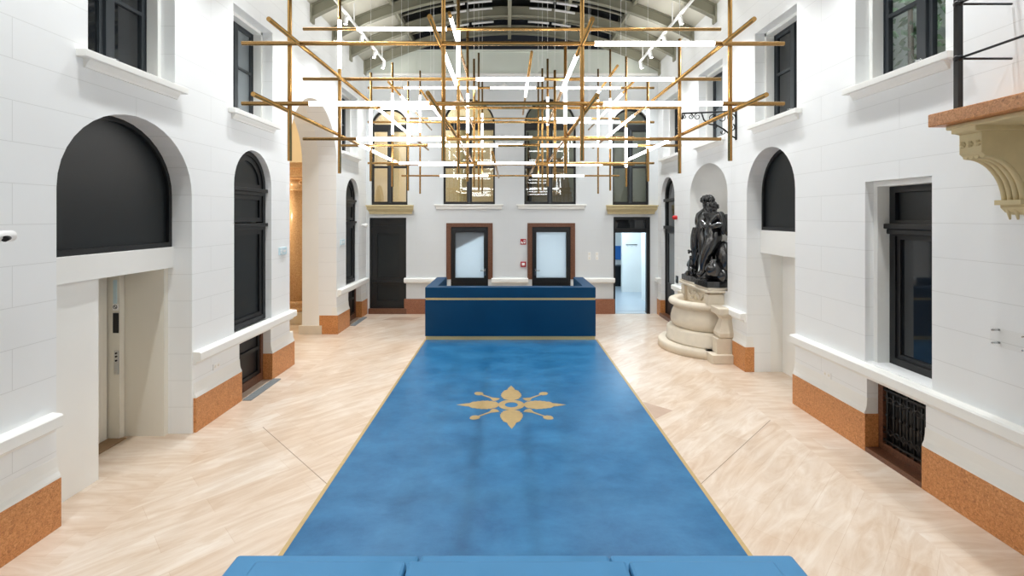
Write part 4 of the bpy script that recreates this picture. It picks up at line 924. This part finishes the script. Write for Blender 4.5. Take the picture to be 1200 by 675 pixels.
MB_ = MB().plate([(-3.35, 12.75), (-2.55, 12.75), (-2.35, 13.15), (-3.15, 13.15)], [], lambda u, v, w_: (u, v, w_), 0.0, 0.0009).build('trim_93', 'dark_plank'); tag(MB_, 'brown floor slab in front of the black door', 'floor piece', kind='structure')
EC = (0.04, 7.03)
t = thing('floor_emblem', 'gold four leaved emblem inlaid in the blue floor panel', 'emblem', (EC[0], EC[1], 0.004))
def flat(poly, holes, ang, nm):
    ca, sa = math.cos(ang), math.sin(ang)
    MB().plate(poly, holes, lambda u, v, w_: (EC[0]+u*ca-v*sa, EC[1]+u*sa+v*ca, w_), 0.0042, 0.0062).build(nm, 'gold', t)
flat([(0.19*math.cos(2*PI*i/40), 0.19*math.sin(2*PI*i/40)) for i in range(40)], [[(0.095*math.cos(2*PI*i/30), 0.095*math.sin(2*PI*i/30)) for i in range(30)]], 0, 'ring')
lp = [(0.185, 0.04), (0.20, 0.075), (0.235, 0.125), (0.27, 0.118), (0.285, 0.148), (0.33, 0.142), (0.345, 0.162), (0.40, 0.150), (0.425, 0.158), (0.465, 0.136), (0.49, 0.142), (0.525, 0.118), (0.555, 0.120), (0.585, 0.092), (0.61, 0.058), (0.665, 0.050), (0.72, 0.028)]
leaf = lp+[(0.795, 0)]+[(u, -v) for u, v in lp[::-1]]
for i in range(4): flat(leaf, [], i*PI/2, 'leaf')
arrow = [(0.27, -0.012), (0.29, -0.075), (0.345, -0.05), (0.40, -0.020), (0.60, -0.014), (0.61, -0.045), (0.655, -0.068), (0.70, -0.058), (0.735, -0.03)]
arrow = arrow+[(0.745, 0)]+[(u, -v) for u, v in arrow[::-1]]
for i in range(4): flat(arrow, [], PI/4+i*PI/2-0.06*(1 if i % 2 == 0 else -1), 'arrow')

# ------------------------------------------------------------------ reception counter and near sofa
t = thing('reception_counter', 'dark blue U shaped reception counter with gold bands before the end wall', 'counter', (0.05, 11.6, 0))
y0, y1, tk = 10.72, 12.55, 0.25; xa, xb = -1.85, 1.93; zt = 1.163
def ushape(g, z0, z1, nm, m, bevel=0.004, dy=0.0):
    MB().plate([(xa+g, y0+g), (xb-g, y0+g), (xb-g, y1-dy), (xb-tk+g*0, y1-dy), (xb-tk, y0+tk), (xa+tk, y0+tk), (xa+tk, y1-dy), (xa+g, y1-dy)], [], lambda u, v, w_: (u, v, w_), z0, z1).build(nm, m, t, bevel=bevel)
ushape(0.012, 0.0, 0.085, 'base_band', 'gold_band', 0)
ushape(0.0, 0.085, 0.885, 'lower_body', 'desk')
ushape(0.010, 0.885, 0.935, 'gold_band', 'gold_band', 0)
ushape(0.0, 0.935, 1.163, 'upper_body', 'desk', 0.006)
MB().box(xa+tk, xb-tk, y0+tk, y0+tk+0.55, 0.70, 0.74).build('worktop', 'desk_top', t)
t = thing('island_sofa', 'low blue upholstered island sofa at the near end of the blue floor', 'sofa', (0.03, 2.2, 0))
def soft(x0, x1, y0, y1, z0, z1, nm, b): return MB().box(x0, x1, y0, y1, z0, z1).build(nm, 'sofa', t, bevel=b)
sx = [-1.83, -0.595, 0.675, 1.91]; bxs = [-1.46, -0.58, 0.68, 1.53]
for i in range(3):
    soft(sx[i]+0.004, sx[i+1]-0.004, 1.3, 3.26, 0.10, 0.47, 'seat', 0.02)
    soft(bxs[i]+0.005, bxs[i+1]-0.005, 1.75, 2.78, 0.474, 0.775, 'backrest', 0.02)
MB().box(-1.76, 1.84, 1.4, 3.18, 0, 0.10).build('plinth', 'black', t)

# ------------------------------------------------------------------ the chandelier of crossed tubes
Z1 = 4.4; U = Z1/F
CH = thing('lattice_chandelier', 'large hanging lattice of crossed brass rods and white light tubes', 'chandelier', (0.05, 8.0, 3.25))
R0 = 0.0195; RT = 0.0205
cnt = [0]
def rod(p, q, whites):
    """brass rod from p to q; whites = list of (a,b) fractions that are light tubes"""
    p, q = Vector(p), Vector(q); cuts = sorted(whites)
    r = MB().tube(p, q, R0, 12)
    o = r.build('rod', 'brass', CH)
    for a, b in cuts: MB().tube(p.lerp(q, a), p.lerp(q, b), RT, 12).build('light_tube', 'tube', o)
def fr(u, u0=-312, u1=323): return (u-u0)/(u1-u0)
VX = [-259, -77, 87, 262]; HX = (-312, 323)
zf = [Z1+1.31*k for k in range(6)]
hA = (202, 131.5); hB = (284, 208, 117)
HW = [  # white spans of each horizontal, in frame units of the nearest frame
 [[(101, 241)], [(-233, -93), (111, 250)]],
 [[(-230, -94)], [(-49, 53), (112, 252)], [(-230, -95)]],
 [[(-238, -100)], [(-150, -20), (60, 240)]],
 [[(-232, -70), (-40, 60), (102, 247)], [(107, 247)], [(-243, -108), (-68, 60)]],
 [[(-120, 60)], [(-230, -90), (100, 240)]],
 [[(-232, -100), (90, 240)], [(-100, 40)], [(-200, -60), (70, 220)]],
 [[(-60, 90)], [(-220, -80), (120, 250)]],
]
VW = {1: {0: (0.30, 0.52), 1: (0.34, 0.56), 2: (0.30, 0.62)}, 2: {0: (0.28, 0.66), 1: (0.42, 0.68), 3: (0.30, 0.68)}, 3: {0: (0.25, 0.58), 2: (0.30, 0.52), 3: (0.55, 0.85)},
      4: {0: (0.3, 0.6), 3: (0.35, 0.7)}, 5: {0: (0.2, 0.5), 1: (0.3, 0.6), 3: (0.25, 0.6)}, 6: {1: (0.3, 0.6), 2: (0.4, 0.7)}}
VT = [(400, 420, 400, 400), (400, 400, 264, 271), (269, 349, 274, 259), (342, 350, 350, 355), (347, 420, 380, 430), (425, 400, 400, 430), (350, 380, 380, 350)]
for k, z in enumerate(zf):
    hs = hA if k % 2 == 0 else hB
    for j, v in enumerate(hs):
        zz = H+v*U; y = z-0.0
        rod((HX[0]*U, y-0.005+0.016*0, zz), (HX[1]*U, y+0.005, zz), [(fr(a), fr(b)) for a, b in HW[k][j]])
    for j, u in enumerate(VX):
        top = H+VT[k][j]*U; bot = H+65*U
        wv = VW.get(k, {}).get(j)
        rod((u*U, z+0.042, top), (u*U, z+0.042, bot), [wv] if wv else [])
def drod(u, v, z0, z1, whites=()): rod((u*U, z0, H+v*U), (u*U, z1, H+v*U), list(whites))
dz = 0.0  # rods running the length of the hall, just over or under the cross rods
for u, v, z0, z1, wt in ((-246, 202, 3.85, 11.5, [(0.42, 0.72)]), (-262, 125, 3.85, 9.3, [(0.5, 0.9)]), (-80, 202+dz, 3.8, 8.6, [(0.18, 0.42)]), (-86, 131, 4.0, 8.9, []), (86, 202+dz, 3.85, 8.2, [(0.2, 0.5)]),
                         (92, 125.5, 3.9, 8.7, []), (252, 202+dz, 3.85, 11.2, [(0.5, 0.8)]), (268, 126, 3.9, 8.6, [(0.5, 0.95)]), (-83, 284+dz, 5.25, 7.7, [(0.05, 0.4)]),
                         (206, 284+dz, 7.1, 11.6, [(0.3, 0.7)]), (264, 284+dz, 7.76, 12.4, [(0.2, 0.6)]), (-255, 284+dz, 7.96, 12.4, [(0.2, 0.5)]), (-198, 284+dz, 8.3, 12.2, [(0.3, 0.7)]), (40, 284+dz, 6.5, 10.5, [(0.3, 0.6)]), (-30, 117-dz, 6.9, 11.5, []), (60, 117-dz, 7.2, 11.8, [])):
    drod(u, v, z0, z1, wt)
def wire(x, y, z0):
    z1 = arc_z(x, 0.30) if abs(x-RC) < GX-0.05 else arc_z(x, 0.25)
    MB().tube((x, y, z0), (x, y, z1), 0.0022, 6).build('suspension_wire', 'plastic', CH)
for k, z in enumerate(zf[1:6], 1):
    for j, u in enumerate(VX): wire(u*U, z+0.042, H+VT[k][j]*U)
for k in (2, 4):
    for u in (-200, -140, 150, 210): wire(u*U, zf[k], H+202*U)

# ------------------------------------------------------------------ small fittings
def socket(s, d, z, lab):
    t = thing('wall_socket', lab, 'socket', (WX(s, 0), d, z-0.04), 'double wall sockets under the dado ledges')
    mb = MB(); sbox(mb, s, d-0.078, d+0.078, -0.010, 0, z-0.04, z+0.04); mb.build('plate', 'plastic', t, bevel=0.003)
    for e in (-0.036, 0.036): MB().tube((WX(s, -0.010), d+e, z), (WX(s, -0.012), d+e, z), 0.017, 14).build('insert', 'cream', t)
socket(-1, 6.62, 0.70, 'white double socket beside the lift alcove'); socket(1, 6.37, 0.66, 'white double socket beside the arched recess')
def exit_sign(d, z, lab):
    t = thing('exit_sign', lab, 'sign', (WX(-1, 0), d, z-0.07), 'pale running figure signs')
    mb = MB(); sbox(mb, -1, d-0.14, d+0.14, -0.02, 0, z-0.065, z+0.065); mb.build('plate', 'sign_cyan', t, bevel=0.003)
    X = WX(-1, -0.0215); q = MB()
    q.plate([(d-0.02, z-0.012), (d+0.05, z-0.012), (d+0.05, z-0.035), (d+0.10, z), (d+0.05, z+0.035), (d+0.05, z+0.012), (d-0.02, z+0.012)], [], lambda u, v, w_: (w_, u, v), X-0.002, X+0.0015)
    q.build('arrow', 'sign_white', t)
    q = MB(); q.tube((X-0.001, d-0.07, z+0.04), (X+0.002, d-0.07, z+0.04), 0.013, 10)
    for a, b in (((-0.075, 0.025), (-0.085, -0.01)), ((-0.085, -0.01), (-0.06, -0.03)), ((-0.06, -0.03), (-0.065, -0.05)), ((-0.085, -0.01), (-0.105, -0.035)), ((-0.075, 0.02), (-0.05, 0.005)), ((-0.075, 0.02), (-0.10, 0.005))):
        q.tube((X, d+a[0], z+a[1]), (X, d+b[0], z+b[1]), 0.006, 6)
    q.build('running_figure', 'sign_white', t)
exit_sign(8.55, 2.13, 'pale exit sign with white arrow between first arched window and passage')
exit_sign(11.62, 2.12, 'pale exit sign with white arrow beside the far narrow arched window')
# twin lens camera
t = thing('wall_camera', 'white security camera on the wall before the lift alcove', 'camera', (WX(-1, 0), 3.55, 2.5))
mb = MB(); sbox(mb, -1, 3.42, 3.56, -0.10, 0, 2.55, 2.62); mb.build('mount', 'plastic', t, bevel=0.02)
MB().tube((-3.86, 3.76, 2.595), (-3.86, 3.44, 2.595), 0.042, 16).build('body', 'plastic', t)
MB().tube((-3.86, 3.412, 2.592), (-3.86, 3.425, 2.592), 0.026, 14).tube((-3.845, 3.72, 2.585), (-3.812, 3.66, 2.575), 0.022, 12).build('lens', 'iron', t)
mb = MB(); sbox(mb, -1, 3.36, 3.39, -0.012, 0, 1.0, 2.55); o = mb.build('cable_duct', 'cream'); tag(o, 'thin cream cable duct below the wall camera', 'cable duct')
t = thing('wall_camera', 'small white security camera in the corner over the black door', 'camera', (WX(-1, 0), 13.2, 2.45))
MB().tube((-4.0, 13.2, 2.50), (-3.93, 13.2, 2.50), 0.03, 12).build('mount', 'plastic', t); MB().ball((-3.90, 13.2, 2.49), 0.06, 14, 9).build('dome', 'plastic', t)
o = MB().lathe((0, 0, 0), [(0.06, 0), (0.055, 0.03), (0.03, 0.045)], 18)
o.v = [(-0.12+v[0], ZB-v[2], 6.42+v[1]) for v in o.v]
o = o.build('smoke_detector', 'plastic'); tag(o, 'round white detector high on the end wall', 'detector')
# fire signs
def fire_sign(z, lab, kind_):
    x = bx(613.2); t = thing('fire_sign', lab, 'sign', (x, ZB, z-0.08))
    MB().box(x-0.08, x+0.08, ZB-0.012, ZB, z-0.08, z+0.08).build('plate', 'red_sign', t, bevel=0.003)
    q = MB(); yy = ZB-0.0135
    if kind_:
        q.plate([(x-0.06, z-0.05), (x-0.06, z-0.005), (x-0.045, z+0.025), (x-0.03, z-0.005), (x-0.03, z-0.02), (x-0.005, z-0.02), (x-0.005, z-0.05)], [], lambda u, v, w_: (u, w_, v), yy-0.001, yy+0.001)
        q.plate([(x+0.01, z-0.045), (x+0.055, z-0.045), (x+0.055, z+0.05), (x+0.01, z+0.05)], [rect(x+0.022, x+0.043, z-0.01, z+0.035)], lambda u, v, w_: (u, w_, v), yy-0.001, yy+0.001)
    else:
        q.tube((x, yy-0.001, z-0.005), (x, yy+0.001, z-0.005), 0.035, 16); q.box(x-0.03, x+0.03, yy-0.001, yy+0.001, z+0.02, z+0.06)
    q.build('symbol', 'sign_white', t)
fire_sign(bz(283.3), 'red fire equipment sign beside the second glazed door, upper of the two', True)
t = thing('fire_call_point', 'red fire call point box under the red fire sign', 'alarm', (bx(613.2), ZB, bz(309.5)-0.08)); x = bx(613.2); z = bz(309.5)
MB().box(x-0.075, x+0.075, ZB-0.05, ZB, z-0.075, z+0.075).build('housing', 'red_sign', t, bevel=0.008)
MB().box(x-0.04, x+0.04, ZB-0.056, ZB-0.048, z-0.035, z+0.04).build('press_panel', 'sign_white', t, bevel=0.003)
for i, px in enumerate((690.5, 699.5)):
    x = bx(px); t = thing('switch_plate', ['white switch plate beside the lit doorway, farther from it', 'white switch plate nearest the lit doorway'][i], 'switch', (x, ZB, bz(303)))
    MB().box(x-0.04, x+0.04, ZB-0.01, ZB, bz(304.5), bz(295.5)).build('plate', 'plastic', t, bevel=0.002)
    for z in (bz(302.5), bz(297.5)): MB().box(x-0.02, x+0.02, ZB-0.014, ZB-0.008, z-0.025, z+0.025).build('rocker', 'cream', t)
# alarm beacon and intercom beside the arched door
d = 12.08
t = thing('alarm_beacon', 'round red alarm beacon on the wall by the arched door', 'alarm', (WR, d, 2.66))
MB().tube((WR, d, 2.71), (WR-0.03, d, 2.71), 0.05, 16).build('base', 'red', t); MB().ball((WR-0.06, d, 2.71), 0.055, 14, 9).build('dome', 'red', t)
t = thing('intercom', 'small black intercom below the red beacon', 'intercom', (WR, 12.02, 1.08))
mb = MB(); sbox(mb, 1, 11.97, 12.07, -0.035, 0, 1.08, 1.26); mb.build('housing', 'iron', t, bevel=0.004)
mb = MB(); sbox(mb, 1, 11.99, 12.05, -0.037, -0.033, 1.18, 1.24); mb.build('screen', 'night_glass', t)
mb = MB(); sbox(mb, 1, 11.96, 12.04, -0.012, 0, 1.52, 1.60); sbox(mb, 1, 11.96, 12.04, -0.012, 0, 1.64, 1.72); o = mb.build('switch_plate', 'plastic', bevel=0.002); tag(o, 'white double switch above the black intercom', 'switch')
# clear plate on stand-offs
t = thing('acrylic_plate', 'clear acrylic plate on four steel stand-offs below the balcony', 'sign', (WR, 4.05, 1.65))
mb = MB(); sbox(mb, 1, 3.86, 4.17, -0.055, -0.047, 1.64, 1.80); mb.build('plate', 'acrylic', t, bevel=0.002)
for d in (3.895, 4.14):
    for z in (1.665, 1.775): MB().tube((WR, d, z), (WR-0.065, d, z), 0.008, 10).build('stand_off', 'chrome', t)
# greenery behind the clear upper window
t = thing('garden_tree', 'leafy green tree outside the clear upper window', 'tree', (6.1, 7.3, 3.0))
MB().tube((6.1, 7.3, 3.0), (6.1, 7.35, 6.0), 0.06, 8, 0.03).build('trunk', 'bark', t)
q = MB()
for i in range(300):
    a = random.random()*2*PI; r = 0.75*random.random()**0.5; c = Vector((6.1+r*math.cos(a)*0.6, 7.3+r*math.sin(a)*0.8, 6.0+random.uniform(-0.9, 1.2)))
    n_ = Vector((random.uniform(-1, 1), random.uniform(-1, 1), random.uniform(-1, 1))).normalized(); u_ = n_.orthogonal().normalized(); v_ = n_.cross(u_); s_ = random.uniform(0.04, 0.085)
    q.add([c-u_*s_*1.5, c+v_*s_*.6, c+u_*s_*1.5, c-v_*s_*.6], [(0, 1, 2, 3)])
q.build('foliage', 'leaf', t, weld=False)
o = MB().box(6.9, 7.0, 4.0, 12.0, 2.9, 9.0).build('wall_garden', 'curtain'); tag(o, 'pale wall behind the garden tree', 'wall', kind='structure')
ld = bpy.data.lights.new('garden_lamp', 'POINT'); ld.energy = 90; ld.color = (0.9, 1, 0.95); ld.shadow_soft_size = 0.3
l = bpy.data.objects.new('garden_lamp', ld); COL.objects.link(l); l.location = (5.2, 6.6, 7.2)
